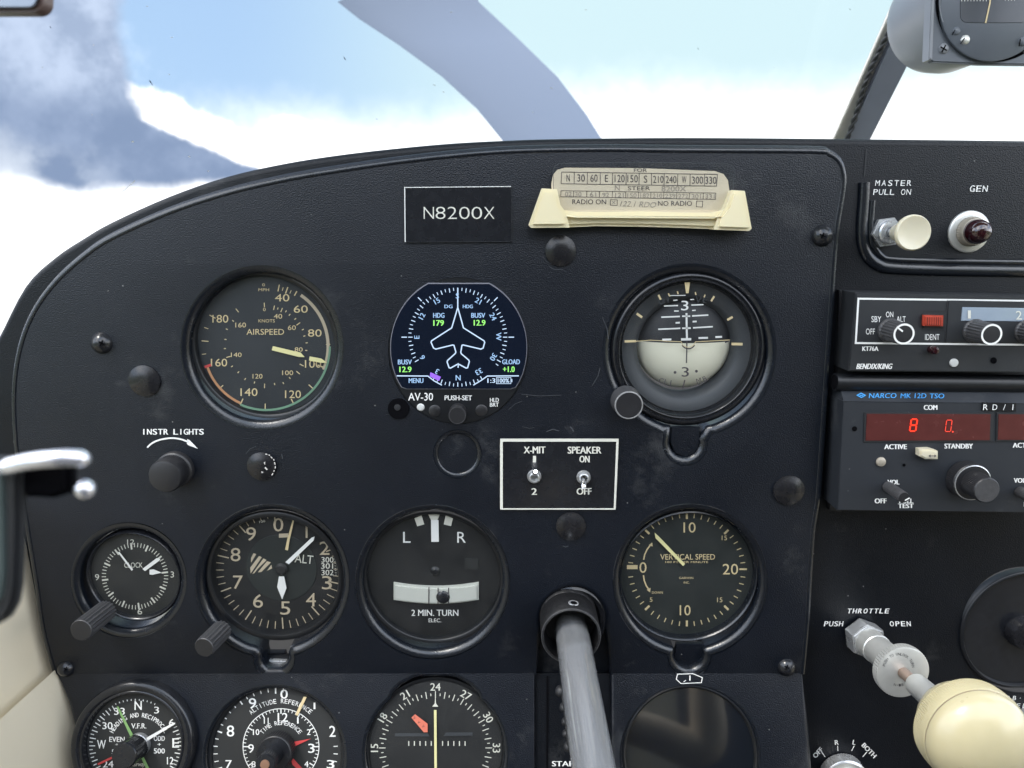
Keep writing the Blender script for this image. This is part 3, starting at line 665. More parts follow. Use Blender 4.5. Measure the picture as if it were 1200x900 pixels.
# attitude gyro
T = Thing('attitude_indicator', 'artificial horizon with black and cream ball and an OFF-white caging knob at its lower left', 'gauge', (808, 411))
T.root['label'] = 'artificial horizon gauge with half black half cream ball and a knob at its lower left'
rr = T.rad(91)
T.lathe('bezel', [(rr * 1.02, -.0045), (rr * .99, -.0032), (rr * .965, -.0022), (rr * .945, -.0022), (rr * .935, -.0030), (rr * .915, -.0030), (rr * .905, -.002), (rr * .895, -.0022), (rr * .885, -.0045), (rr * .87, -.008), (rr * .84, -.0081)], 'gloss', sharp=60)
tabp = [(786, 500), (820, 500), (820, 519), (815, 531), (803, 536), (791, 531), (786, 519)]
T.slab('mount_tab', tabp, -.006, -.0022, 'panel', .0005)
T.lathe('mask_ring', [(rr * .845, -.0075), (rr * .70, -.0080), (rr * .625, -.012), (rr * .615, -.020)], 'grey_ring', sharp=60)
z = zoom(700, 310, 3.6)
# the ball: two coloured halves of one sphere cap
cb = T.L(800, 399, -.020); rb = T.rad(60); bm = {}
for part, m, up in (('sky_half', 'sky_half', 1), ('ground_half', 'cream_half', -1)):
    b2 = bmesh.new(); rows = []; ZS = .55
    for i in range(25):
        th = math.pi / 2 * i / 24 * up
        rows.append([b2.verts.new((cb.x + rb * math.cos(th) * math.sin(R(a_)), cb.y + .0005 + rb * math.sin(th), -.021 + ZS * rb * math.cos(th) * math.cos(R(a_)))) for a_ in range(-90, 91, 6)])
    for A, B in zip(rows, rows[1:]):
        for i in range(len(A) - 1):
            try: b2.faces.new([A[i], A[i + 1], B[i + 1], B[i]])
            except ValueError: pass
    bmesh.ops.recalc_face_normals(b2, faces=b2.faces)
    for f in b2.faces:
        if f.normal.z < 0: f.normal_flip()
    finish(b2, part, m, T.root)
h = -.0040
mk = T.marks(h)
for x0, x1, y0, y1, w in ((281, 340, 175, 173, 5), (397, 448, 171, 169, 5), (270, 348, 222, 219, 6), (400, 468, 217, 213, 6), (257, 350, 273, 269, 6), (404, 487, 267, 262, 6), (320, 338, 151, 150, 4), (392, 408, 148, 147, 4), (324, 343, 196, 196, 5), (400, 415, 194, 193, 5), (330, 348, 246, 245, 7), (402, 419, 241, 240, 7), (274, 312, 317, 316, 8), (427, 467, 310, 309, 8), (498, 526, 306, 305, 8), (353, 396, 316, 315, 10), (300, 372, 131, 130, 3), (358, 392, 218, 218, 6), (358, 394, 269, 268, 7)):
    mk.bar(*z(x0, y0), *z(x1, y1), w / 3.6)
mk.bar(*z(376, 205), *z(378, 318), 2.2); mk.text('3', *z(369, 173), 40 / 3.6, 30 / 3.6, bold=.1)
mk.build('pitch_scale', 'white')
mk = T.marks(h); 
for st, x, y, rot in (('D', 272, 153, 20), ('I', 298, 150, 10), ('V', 426, 150, -8), ('E', 454, 148, -16)): mk.text(st, *z(x, y), 26 / 3.6, rot=rot)
mk.build('lettering', 'grey_ring')
mk = T.marks(h); mk.text('3', *z(371, 453), 40 / 3.6, 30 / 3.6, bold=.1); mk.bar(*z(378, 322), *z(376, 416), 1.5); mk.bar(*z(369, 487), *z(360, 527), 1.4)
for st, x, y, rot in (('C', 270, 490, -22), ('L', 289, 496, -14), ('I', 310, 499, -8), ('M', 428, 490, 16), ('B', 453, 482, 22)): mk.text(st, *z(x, y), 21 / 3.6, rot=rot)
mk.disc(*z(328, 455), 1.7); mk.disc(*z(418, 450), 1.7); mk.arc(z(384, 325), 30 / 3.6, 120, 240, 1.5); mk.bar(*z(538, 329), *z(560, 321), 1.3)
mk.build('ground_markings', 'ink')
mk = T.marks(-.0038)
mk.poly([z(*p) for p in ((368, 75), (391, 75), (385, 121), (374, 121))])
for x0, y0, x1, y1, w in ((166, 207, 189, 223, 10), (548, 234, 571, 221, 9), (258, 128, 268, 148, 8), (480, 155, 493, 134, 8), (115, 324, 163, 323, 10), (566, 335, 613, 336, 11), (299, 122, 306, 134, 5), (338, 113, 341, 125, 5), (413, 116, 416, 128, 5), (455, 127, 450, 138, 5)): mk.bar(*z(x0, y0), *z(x1, y1), w / 3.6)
mk.build('bank_marks', 'cream')
mk = T.marks(-.0036); mk.line([z(*p) for p in ((158, 324), (225, 319), (354, 326), (362, 342), (384, 350), (405, 342), (414, 326), (560, 318))], .8); mk.build('horizon_bar', 'cream')
T.lathe('glass', [(0, -.0028), (rr * .895, -.0028)], 'glass')
cn = (733, 469); r1 = T.rad(16.5)
kn = T.lathe('knob', [(0, .0120), (r1 * .95, .0122), (r1, .0112), (r1 * 1.03, .001), (r1 * 1.08, 0)], 'knob_grey', cn, seg=80)
kc = T.lathe('knob_cap', [(0, .0124), (r1 * .88, .0124), (r1 * .90, .0118)], 'knob', cn, seg=60, parent=kn); kc.parent = kn
kr = T.lathe('knob_edge', [(r1 * .90, .0123), (r1 * .93, .0126), (r1 * .985, .0124), (r1, .0115)], 'edge_wear', cn, seg=60); kr.parent = kn

# clock
T = Thing('clock', 'small round black clock with white hands and a knurled winding knob', 'clock', (151, 680))
rm = T.rad(56)
T.lathe('case', [(rm * 1.02, -.010), (rm * 1.02, -.004), (rm * .98, -.003), (rm * .95, -.0035), (rm * .93, -.007), (rm * .5, -.0072)], 'gloss', (153, 679), sharp=60)
T.lathe('dial', [(0, -.0062), (rm * .96, -.0062)], 'dial_g', (153, 679))
z = zoom(70, 600, 5.625); h = -.0060; C = z(496, 423)
mk = T.marks(h)
for i in range(60):
    lg = i % 5 == 0
    if i == 50 or i == 10: pass
    mk.tick(C, i * 6 - 7, 31.5 if lg else 34, 39, 1.9 if lg else .9, 1.0)
mk.text('12', *z(468, 197), 5.6, 8.4); mk.text('9', *z(246, 430), 7, 5); mk.text('6', *z(528, 655), 7, 5.5); mk.text('3', *z(742, 412), 7, 4)
mk.text('CLOCK', *z(486, 350), 6, 21.5)
mk.build('markings', 'offwhite')
mk = T.marks(h + .0012); mk.poly([z(*p) for p in ((393, 262), (484, 378), (474, 388), (383, 266))]); mk.build('hand', 'white')
mk = T.marks(h + .0010); mk.poly([z(*p) for p in ((545, 375), (640, 303), (664, 310), (655, 322), (562, 390))]); mk.build('hand', 'white')
mk = T.marks(h + .0008); mk.poly([z(*p) for p in ((592, 380), (620, 378), (672, 400), (612, 414), (592, 412))]); mk.build('hand', 'white')
T.lathe('glass', [(0, -.0036), (rm * .97, -.0036)], 'glass', (153, 679))
def knurled(T, part, c, r_px, length, m='knob_grey', tip='knob', n=18, k=.11, axis=None, z0=0.0, taper=1.0):
    r = T.rad(r_px)
    ax = axis or (0, 0, 1)
    prof = [(r * .75, z0), (r * .97, z0 + .0004, k)]
    nn = 9
    for i in range(nn): prof.append((r * (1 + (taper - 1) * i / nn), z0 + .0006 + (length - .0016) * i / (nn - 1), k))
    prof += [(r * taper * .95, z0 + length - .0004), (r * taper * .90, z0 + length)]
    o = T.lathe(part, prof, m, c, seg=2 * n, axis=ax, cz=0, sharp=25)
    cap = T.lathe(part + '_cap', [(0, z0 + length + .0001), (r * taper * .905, z0 + length)], tip, c, seg=2 * n, axis=ax, cz=0); cap.parent = o
    return o
knurled(T, 'winding_knob', (125, 715), 12.5, .026, axis=T.L(97, 737, .024) - T.L(125, 715, 0))

# altimeter
T = Thing('altimeter', 'altimeter with cream figures 0 to 9, striped flag and pressure window', 'gauge', (319, 681))
rm = T.rad(81)
T.lathe('bezel', [(rm * 1.01, -.008), (rm * 1.01, -.0050), (rm * .985, -.0044), (rm * .935, -.0048), (rm * .925, -.0056), (rm * .91, -.011), (rm * .5, -.0112)], 'bezel', sharp=50)
T.lathe('dial', [(0, -.0105), (rm * .93, -.0105)], 'dial')
T.lathe('centre_disc', [(0, -.0102), (T.rad(42), -.0102), (T.rad(42.5), -.0105)], 'dial_olive', (323.5, 675))
z = zoom(220, 590, 4.286); h = -.0100; C = z(470, 330)
mk = T.marks(h)
for st, x, y in (('0', 455, 107), ('1', 597, 140), ('2', 687, 225), ('3', 699, 398), ('4', 619, 484), ('5', 490, 525), ('6', 353, 490), ('7', 252, 395), ('8', 240, 257), ('9', 318, 153)): mk.text(st, *z(x, y), 66 / 4.286, None if st == '1' else 50 / 4.286)
CT = (326.5, 667.5)
for i in range(50):
    a_ = i * 7.2 + 176
    big = i % 5 == 0
    mk.tick(CT, a_, 60 if big else 64.5, 74, 1.4 if big else .9, .94)
mk.poly([z(*p) for p in ((458, 152), (505, 150), (505, 170), (458, 172))])
for p in (((330, 250), (344, 254), (318, 298), (318, 274)), ((358, 264), (372, 270), (316, 352), (314, 322)), ((380, 276), (396, 284), (350, 330), (335, 350), (324, 354)), ((398, 290), (418, 296), (370, 344), (352, 346)), ((420, 308), (424, 326), (398, 338))): mk.poly([z(*q) for q in p])
mk.build('markings', 'cream_dim')
mk = T.marks(-.0098); mk.text('ALT', *z(584, 279), 42 / 4.286, 92 / 4.286, rot=-6)
for st, x, y in (('300', 702, 283), ('301', 700, 314), ('302', 702, 347)): mk.text(st, *z(x, y), 27 / 4.286, 60 / 4.286, bold=.1)
mk.text('100', *z(374, 90), 12 / 4.286, 30 / 4.286, rot=12)
for i in range(9): mk.bar(*z(734 + i * .8, 268 + i * 11.5), *z(742 + i * .8, 268 + i * 11.5), .5)
mk.build('lettering', 'offwhite')
mk = T.marks(-.0085); mk.poly([z(*p) for p in ((458, 366), (484, 366), (496, 425), (474, 482), (449, 420))]); mk.build('hand', 'white')
mk = T.marks(-.0075); mk.poly([z(*p) for p in ((490, 295), (622, 172), (637, 166), (632, 186), (508, 305))]); mk.build('hand', 'white')
mk = T.marks(-.0090); mk.poly([z(*p) for p in ((529, 76), (536, 77), (512, 182), (503, 236), (489, 232), (499, 182))]); mk.build('hand', 'cream')
T.lathe('hub', [(0, -.0070), (T.rad(5), -.0072), (T.rad(7.5), -.0085)], 'dial', C, cz=-.0085, seg=32)
T.lathe('glass', [(0, -.0054), (rm * .93, -.0054)], 'glass')
T.slab('tab_clip', [(308, 764), (334, 764), (336, 774), (332, 783), (311, 784), (306, 774)], -.014, -.011, 'gloss', .0004)
T.slab('clip_edge', [(309, 774), (337, 775), (335, 780), (311, 779)], -.011, -.0075, 'nickel', .0004)
knurled(T, 'setting_knob', (261, 737), 12.0, .020, axis=T.L(241, 757, .018) - T.L(261, 737, 0), k=.12, n=16)

# turn indicator
T = Thing('turn_indicator', 'two minute turn dial with L and R letters and a white curved slip tube', 'gauge', (507, 682))
dial_base(T, T.c, 82, 8, 'dial')
z = zoom(410, 590, 4.737); h = -.0078
mk = T.marks(h); mk.text('L', *z(316, 188), 60 / 4.737, 42 / 4.737); mk.text('R', *z(620, 188), 60 / 4.737, 48 / 4.737); mk.text('2 MIN. TURN', *z(472, 607), 34 / 4.737, 260 / 4.737, bold=.15); mk.text('ELEC.', *z(472, 649), 20 / 4.737, 70 / 4.737); mk.build('lettering', 'white')
mk = T.marks(h + .0002)
mk.poly([z(*p) for p in ((358, 82), (398, 66), (413, 116), (374, 127))]); mk.poly([z(*p) for p in ((532, 66), (572, 82), (562, 126), (521, 116))]); mk.poly([z(*p) for p in ((435, 60), (500, 60), (486, 92), (450, 92))]); mk.build('turn_marks', 'offwhite')
mk = T.marks(h + .0010); mk.poly([z(*p) for p in ((450, 92), (492, 92), (494, 213), (452, 213))]); mk.build('needle', 'white')
T.lathe('pivot', [(0, .0016), (T.rad(3), .0014), (T.rad(4.4), .0004), (T.rad(6), 0)], 'bezel', z(474, 376), cz=h, seg=28).location.z = h
def arcband(x0, x1, top, bot, f):  # curved glass tube outline
    n = 14; up = [(x0 + (x1 - x0) * i / n, top + f * (1 - (2 * (x0 + (x1 - x0) * i / n - 478) / 476) ** 2)) for i in range(n + 1)]
    lo = [(x1 - (x1 - x0) * i / n, bot + f * (1 - (2 * (x1 - (x1 - x0) * i / n - 478) / 476) ** 2)) for i in range(n + 1)]
    return [z(*p) for p in up + lo]
M['tube_glass'] = mat('slip_tube_white', (.56, .57, .52), .2, coat=.6, var=.06, vscale=30)
T.slab('slip_tube', arcband(241, 715, 444, 540, 22), h - .001, h + .0022, 'tube_glass', .0012, seg=4)
T.lathe('slip_ball', [(0, .0036), (T.rad(4.5), .0034), (T.rad(7.2), .0028), (T.rad(8.2), .0022), (T.rad(8.2), .001)], 'gloss', z(519, 510), cz=h, seg=32).location.z = h
mk = T.marks(h + .0024); mk.bar(*z(439, 464), *z(438, 556), 1.2); mk.bar(*z(490, 468), *z(489, 556), 1.2) ; mk.bar(*z(548, 468), *z(548, 556), 1.2); mk.build('slip_lines', 'ink')
T.slab('flag_window', rrect(*z(634, 306), *z(714, 368), 1.5), h - .001, h + .0004, 'dial_g', .0002)

# vertical speed indicator
T = Thing('vertical_speed_indicator', 'vertical speed dial with cream figures and a pale yellow needle pointing up left', 'gauge', (809, 681))
rm = T.rad(82)
T.lathe('bezel', [(rm * 1.01, -.008), (rm * 1.01, -.0046), (rm * .99, -.0042), (rm * .975, -.0048), (rm * .965, -.0056), (rm * .955, -.0095), (rm * .5, -.0096)], 'rim', sharp=50)
T.lathe('dial', [(0, -.0090), (rm * .975, -.0090)], 'dial_olive')
z = zoom(710, 590, 4.09); h = -.0088; C = z(388, 318)
mk = T.marks(h)
for st, x, y, hh, w in (('0', 178, 307, 50, 34), ('10', 401, 115, 48, 58), ('20', 597, 315, 50, 74), ('10', 380, 512, 48, 52), ('VERTICAL SPEED', 392, 256, 26, 262), ('100 FT. PER MINUTE', 388, 281, 9, 205), ('GARWIN', 385, 357, 10, 68), ('INC.', 387, 379, 10, 28), ('DOWN', 247, 427, 11, 52), ('5', 217, 461, 20, 13), ('15', 568, 165, 22, 25), ('15', 546, 462, 22, 25)): mk.text(st, *z(x, y), hh / 4.09, w / 4.09)
for i in range(48):
    a_ = i * 7.5 - 90
    if i % 24 == 0: continue
    if i % 6 == 0: mk.tick(C, a_, 62, 69, 2.4, .96)
    elif abs((a_ + 180) % 360 - 180 - 90) > -1: mk.tick(C, a_, 63.5, 69, 1.0, .96)
mk.bar(*z(101, 305), *z(152, 305), 4.8); mk.bar(*z(640, 315), *z(676, 315), 2)
mk.line([z(*p) for p in ((181, 270), (186, 245), (198, 220), (216, 196))], 1.5); mk.poly([z(*p) for p in ((222, 187), (224, 206), (206, 200))])
mk.line([z(*p) for p in ((180, 344), (184, 370), (194, 395), (206, 412))], 1.5); mk.poly([z(*p) for p in ((212, 426), (196, 414), (214, 404))])
mk.build('markings', 'cream')
mk = T.marks(-.0072); mk.poly([z(*p) for p in ((234, 140), (252, 156), (380, 290), (370, 300), (238, 166))]); mk.build('needle', 'lume')
T.lathe('glass', [(0, -.0053), (rm * .97, -.0053)], 'glass')
T.slab('tab_floor', [(793, 755), (824, 755), (826, 768), (821, 779), (808, 784), (796, 779), (790, 768)], -.008, -.005, 'panel', .0003)

# heading reminder dial
T = Thing('heading_reminder_dial', 'proud round dial lettered heading and reciprocal with green, white and red pointers', 'dial', (160, 869), LOW)
rm = T.rad(72)
T.lathe('bezel', [(rm * .98, -.006), (rm, 0.001), (rm * .985, .005), (rm * .95, .0065), (rm * .86, .0065), (rm * .84, .0058), (rm * .83, .0062), (rm * .80, .0060), (rm * .785, .004), (rm * .775, .001), (rm * .5, .0008)], 'gloss', sharp=60)
T.lathe('dial', [(0, .0015), (rm * .80, .0015)], 'dial_g')
z = zoom(80, 780, 7.5); h = .0017; C = (158.5, 874)
mk = T.marks(h)
for st, x, y, hh, w in (('N', 614, 350, 80, 62), ('3', 776, 391, 58, 42), ('6', 908, 500, 60, 44), ('E', 944, 680, 82, 58), ('12', 896, 836, 64, 56), ('33', 450, 402, 60, 92), ('30', 345, 528, 60, 88), ('W', 292, 692, 76, 76), ('24', 350, 866, 58, 92), ('V.F.R.', 620, 530, 44, 130), ('EVEN', 428, 648, 44, 134), ('ODD', 800, 640, 42, 96), ('+', 800, 692, 30, 30), ('500', 800, 750, 44, 96), ('+', 428, 695, 26, 26), ('500', 428, 757, 40, 90)): mk.text(st, *z(x, y), hh / 7.5, w / 7.5, bold=.12)
for i in range(72):
    a_ = i * 5
    if 25 < a_ < 60: continue
    tp = a_ < 30 or a_ > 330
    mk.tick(C, a_, 53 if tp else 47 if i % 2 == 0 else 50, 55 if tp else 54, 1.1 if i % 2 == 0 else .9)
mk.arctext('HEADING AND RECIPROCAL', z(620, 700), 35.5, -62, 5.9, 5.2, 3.2, bold=.1)
mk.build('markings', 'white')
mk = T.marks(h); mk.text('Sturway', *z(612, 872), 5, 17, shear=.35); mk.build('lettering', 'offwhite')
mk = T.marks(h + .0006); mk.poly([z(*p) for p in ((424, 362), (440, 358), (570, 610), (545, 622))]); mk.poly([z(*p) for p in ((626, 780), (648, 772), (715, 910), (690, 920))]); mk.build('pointer', 'needle_green')
mk = T.marks(h + .0006); mk.poly([z(*p) for p in ((420, 782), (425, 800), (262, 876), (256, 860))]); mk.build('pointer', 'red')
mk = T.marks(h + .0016); mk.poly([z(*p) for p in ((650, 655), (925, 500), (942, 512), (668, 678))]); mk.build('pointer', 'white')
T.lathe('spindle', [(T.rad(13.5), .0015), (T.rad(13), .0045), (T.rad(11), .0050), (T.rad(11), .004)], 'nickel', (164.5, 871.5), seg=40)
knurled(T, 'knob', (163, 873), 14.5, .0145, 'gloss', 'gloss', n=30, k=.02, z0=.003)

# altitude and time reference dial
T = Thing('altitude_time_reference_dial', 'dial lettered altitude reference and time reference with red pointers', 'dial', (322, 887), LOW)
dial_base(T, T.c, 79, 4, 'dial_g', glass=None)
z = zoom(230, 780, 6.316); h = -.0038; C = (325.5, 876)
mk = T.marks(h)
for st, x, y, hh, w in (('0', 650, 211, 66, 54), ('1', 875, 298, 48, 12), ('2', 1008, 487, 80, 46), ('3', 994, 730, 60, 56), ('7', 240, 730, 60, 46), ('8', 253, 484, 80, 54), ('9', 416, 280, 76, 54), ('12', 640, 383, 64, 74), ('1', 752, 408, 42, 10), ('2', 832, 492, 42, 26), ('3', 852, 612, 66, 46), ('4', 815, 730, 44, 30), ('8', 424, 730, 44, 30), ('9', 405, 614, 62, 42), ('10', 443, 492, 42, 46), ('11', 518, 408, 44, 34)): mk.text(st, *z(x, y), hh / 6.316, w / 6.316, bold=.12)
C2 = z(627, 600)
mk.arc(C2, 44.5, 0, 360, .9, n=80)
for i in range(60): mk.tick(C2, i * 6, 41 if i % 5 else 38.5, 44.5, .8 if i % 5 else 1.3)
for i in range(50):
    if 8 < i * 7.2 < 85: continue
    mk.tick((323, 879), i * 7.2, 68 if i % 5 else 66, 73, 1.0 if i % 5 else 1.6)
mk.arctext('ALTITUDE REFERENCE', C2, 53.5, -41, 4.75, 5.4, 3.4); mk.arctext('TIME REFERENCE', C2, 28, -52, 8.0, 5.0, 3.4)
mk.build('markings', 'white')
mk = T.marks(h + .0006); mk.poly([z(*p) for p in ((795, 230), (818, 232), (752, 372), (732, 364))]); mk.build('pointer', 'cream')
mk = T.marks(h + .0006); mk.poly([z(*p) for p in ((700, 568), (850, 540), (712, 606))]); mk.build('pointer', 'red')
mk = T.marks(h + .0006); mk.poly([z(*p) for p in ((700, 690), (716, 686), (785, 760), (760, 775), (712, 735))]); mk.build('pointer', 'red')
k1 = knurled(T, 'outer_knob', (324, 880), 21, .009, 'knob', 'gloss', n=46, k=.035, z0=-.0035)
k2 = knurled(T, 'inner_knob', (324, 880), 11, .0150, 'gloss', 'gloss', n=30, k=.03, z0=.0055); k2.parent = k1
ks = T.lathe('screw', [(0, .0211), (T.rad(5), .0210), (T.rad(5.4), .0204)], 'brass', (324, 880), seg=24); ks.parent = k2

# course deviation indicator
T = Thing('course_deviation_indicator', 'course dial with 24 at its top, red flag and yellow vertical needle', 'gauge', (510, 882), LOW)
dial_base(T, T.c, 82, 5, 'dial', glass=None)
T.slab('index_bulge', [(455, 826), (462, 804), (485, 790), (502, 787), (519, 787), (536, 790), (558, 804), (565, 826)], -.008, -.0052, 'void', .0003)
T.lathe('face', [(0, -.0040), (T.rad(78.5), -.0040), (T.rad(78.5), -.0052)], 'dial', (510, 879))
z = zoom(420, 780, 6.316); h = -.0036; C = (510.3, 876.5)
mk = T.marks(h)
for i in range(72): mk.tick(C, i * 5, 61 if i % 2 else 58.5, 66.5 if i % 2 == 0 else 64, 1.0)
for i, st in enumerate(('24', '27', '30', '33', 'N', '3', '6', '9', '12', '15', '18', '21')):
    a_ = i * 30; mk.text(st, C[0] + 71.5 * math.sin(R(a_)), C[1] - 71.5 * math.cos(R(a_)), 8.6, rot=-a_, bold=.15)
for i in (-5, -4, -3, -2, -1, 1, 2, 3, 4, 5): mk.bar(512 + i * 6.6, 868.5, 512 + i * 6.6, 874, 1.2)
mk.build('markings', 'offwhite')
mk = T.marks(h + .0002); mk.poly([z(*p) for p in ((270, 500), (515, 500), (528, 524), (270, 524))]); mk.poly([z(*p) for p in ((648, 494), (846, 494), (846, 518), (628, 522))]); mk.build('flag_bar', 'grey_ring')
mk = T.marks(h + .0006); mk.poly([z(*p) for p in ((568, 235), (571, 235), (574, 280), (592, 304), (546, 304), (565, 280))]); mk.build('index_arrow', 'offwhite')
mk = T.marks(h + .0008); mk.bar(510, 832, 511, 960, 3.0); mk.build('needle', 'lume')
mk = T.marks(h + .0006); mk.poly([z(*p) for p in ((392, 385), (420, 360), (512, 430), (512, 492), (484, 494))]); mk.build('flag', 'salmon')
mk = T.marks(h + .0008)
for x, y in ((415, 388), (447, 420), (480, 450)): mk.text('V', *z(x, y), 3, 2.4, rot=-45)
mk.build('flag_letters', 'ink')
T.lathe('cover_glass', [(0, -.0024), (T.rad(80), -.0024)], 'glass', (510, 881))

# blank glass gauge at the lower right of the column
T = Thing('dark_glass_gauge', 'large unlit round gauge behind glossy black glass, right of the silver control column', 'gauge', (809, 885), LOW)
rm = T.rad(79)
T.lathe('bezel', [(rm * 1.01, -.004), (rm * 1.01, -.0005), (rm * .985, .0006), (rm * .96, 0), (rm * .95, -.002), (rm * .5, -.0022)], 'bezel', sharp=50)
M['black_glass'] = mat('black_glass', (.003, .005, .009), .03, spec=1.0, var=.1, coat=1)
T.lathe('glass_face', [(0, -.0012), (rm * .955, -.0012)], 'black_glass')

# ------------------------------------------------------------------ plugs, screws and knobs on the main panel
def plug(c, r, label, chipped=False, dome=.35, name='hole_plug', group='round black plugs in the panel'):
    T = Thing(name, label, 'plug', c, MAIN, group); k = T.rad(r)
    T.lathe('cap', [(0, k * dome), (k * .35, k * dome * .95), (k * .65, k * dome * .78), (k * .88, k * dome * .45), (k, k * .12), (k * 1.01, -.0005)], 'plug', sharp=60, seg=40)
    if chipped:
        random.seed(4); mkz = k * dome * .75
        for a_, rr, l in ((20, .86, 2.5), (34, .9, 2), (48, .88, 3.2), (62, .92, 2.4), (78, .9, 3.5), (96, .92, 3), (112, .9, 2.0), (128, .92, 3.2)):
            mk = T.marks(k * dome * .50)
            u, v = c[0] + r * rr * math.sin(R(a_)), c[1] - r * rr * math.cos(R(a_)); t_ = Vector((math.cos(R(a_)), math.sin(R(a_))))
            mk.poly([(u + t_.x * l * q + t_.y * p * 1.0, v + t_.y * l * q - t_.x * p * 1.0) for q, p in ((-.5, -.3), (-.2, -.8), (.2, -.5), (.5, -.7), (.5, .4), (.1, .8), (-.3, .5))])
            mk.build('paint_chip', 'chip')
        mk = T.marks(k * dome * 1.0)
        for p in (((309, 542), (311, 541), (310.5, 545)), ((311, 547), (314, 550), (312.5, 551), (310, 548.5)), ((306, 552), (309, 553.5), (307, 554.5))): mk.poly(p)
        mk.build('paint_chip', 'chip')
    return T
def screw(c, r, label, name='panel_screw'):
    T = Thing(name, label, 'screw', c, MAIN, 'small domed screws holding the panel'); k = T.rad(r)
    T.lathe('head', [(k * .0, k * .78), (k * .18, k * .78), (k * .3, k * .74), (k * .62, k * .55), (k * .86, k * .3), (k, 0), (k * 1.02, -.0005)], 'gloss', sharp=60, seg=32)
    for a_ in (25, 115):
        d = Vector((math.cos(R(a_)), math.sin(R(a_))))
        mk = T.marks(k * .79); mk.bar(c[0] - d.x * r * .28, c[1] - d.y * r * .28, c[0] + d.x * r * .28, c[1] + d.y * r * .28, r * .13); mk.build('slot', 'void')
plug((170, 446), 18.5, 'black round plug left of the airspeed dial, above the instr lights words')
plug((307, 546), 17, 'black plug with white chipped paint on its edge, below the airspeed dial', True)
plug((657, 294), 18, 'glossy black round plug directly under the ivory card holder')
plug((669, 616), 17.5, 'shiny black round plug directly under the white bordered switch plate')
plug((924, 574), 18, 'worn grey-black round plug near the board\'s right edge, below the artificial horizon')
screw((119, 402), 13, 'small black domed screw at the upper left of the panel, left of the airspeed dial')
screw((964, 276), 13, 'small black domed screw at the upper right corner of the panel')
screw((922, 782), 11, 'small black domed screw right of the vertical speed dial tab, at the crease')
screw((77, 784), 10, 'small black domed screw at the lower left edge, above the heading dial')

T = Thing('instrument_light_knob', 'black round dimmer knob below the words instr lights and their curved arrow', 'knob', (205, 550))
k = T.rad(21)
kn = T.lathe('skirt', [(k * 1.02, 0), (k * 1.02, .0030, .0), (k * .98, .0036), (k * .90, .0040)], 'knob', (206.5, 549), seg=96)
T.lathe('grip', [(k * .92, .0030, .03), (k * .92, .0060, .03), (k * .90, .0075), (k * .93, .0085), (k * .92, .0128), (k * .85, .0142), (k * .6, .0149), (0, .0152)], 'knob', (206.5, 549), seg=96, sharp=30)

# placards
T = Thing('registration_placard', 'black engraved plate reading N8200X above the electronic display', 'placard', (537, 251))
pq = [(473, 219.5), (599, 218), (600, 283.5), (475, 284.5)]
T.slab('plate', pq, 0, .0011, 'gloss', .0003)
mk = T.marks(.0014); mk.bar(474.2, 219, 474.8, 283.5, 1.1); mk.bar(474, 219.7, 599, 218.5, .8); mk.build('edge', 'white')
mk = T.marks(.0013); mk.bar(598.9, 219, 599.8, 283, .5); mk.bar(476, 283.8, 599, 283, .5); mk.build('edge', 'radio')
mk = T.marks(.0013)
for ch, x0, x1 in (('N', 496.5, 508.5), ('8', 510.5, 522), ('2', 524.5, 535.5), ('0', 538, 550.5), ('0', 552.5, 565), ('X', 567, 579.5)): mk.text(ch, (x0 + x1) / 2, 249.5, 14.6, x1 - x0, thin=.014)
mk.build('lettering', 'offwhite')

T = Thing('radio_switch_plate', 'black engraved plate with cream border, x-mit and speaker toggle switches', 'switch plate', (655, 555))
pq = [(586, 514), (725, 514), (721, 597), (586, 597)]
T.slab('plate', pq, 0, .0014, 'gloss', .0003)
mk = T.marks(.0017); mk.bar(586.2, 515.8, 725, 515.8, 3.6); mk.bar(587.6, 517.6, 587.6, 595.6, 3.2); mk.poly([(722.2, 517.6), (725, 517.6), (721.6, 595.6), (719.2, 595.6)]); mk.bar(586.2, 596.4, 721.4, 596.4, 1.6); mk.build('border', 'offwhite')
mk = T.marks(.0017)
for st, u, v, hh, w in (('X-MIT', 626.5, 527.3, 8, 25), ('1', 626.3, 538, 7.6, 3), ('2', 626, 576, 7.6, 6), ('SPEAKER', 685, 527.5, 8, 39), ('ON', 685, 538, 7.6, 11.5), ('OFF', 684.5, 575.8, 7.6, 17)): mk.text(st, u, v, hh, w, bold=.35)
mk.build('lettering', 'offwhite')
for (u, v), (du, dv), lz in (((626, 557), (1.5, -4), .010), ((683.5, 558), (.5, 12), .009)):
    k = T.rad(8.3)
    sw = T.lathe('toggle_switch', [(k, .0014), (k, .0022), (k * .93, .0026), (k * .72, .0026), (k * .70, .0046), (k * .62, .0048), (k * .46, .0046), (k * .40, .0022), (0, .002)], 'nickel', (u, v), seg=40)
    a_, b_ = T.L(u, v, .002), T.L(u + du, v + dv, lz)
    tube('lever', [a_, a_.lerp(b_, .5), b_, b_ + (b_ - a_).normalized() * .0008], [T.rad(2.0), T.rad(2.7), T.rad(3.6), T.rad(2.4)], 'chrome', sw, 16)

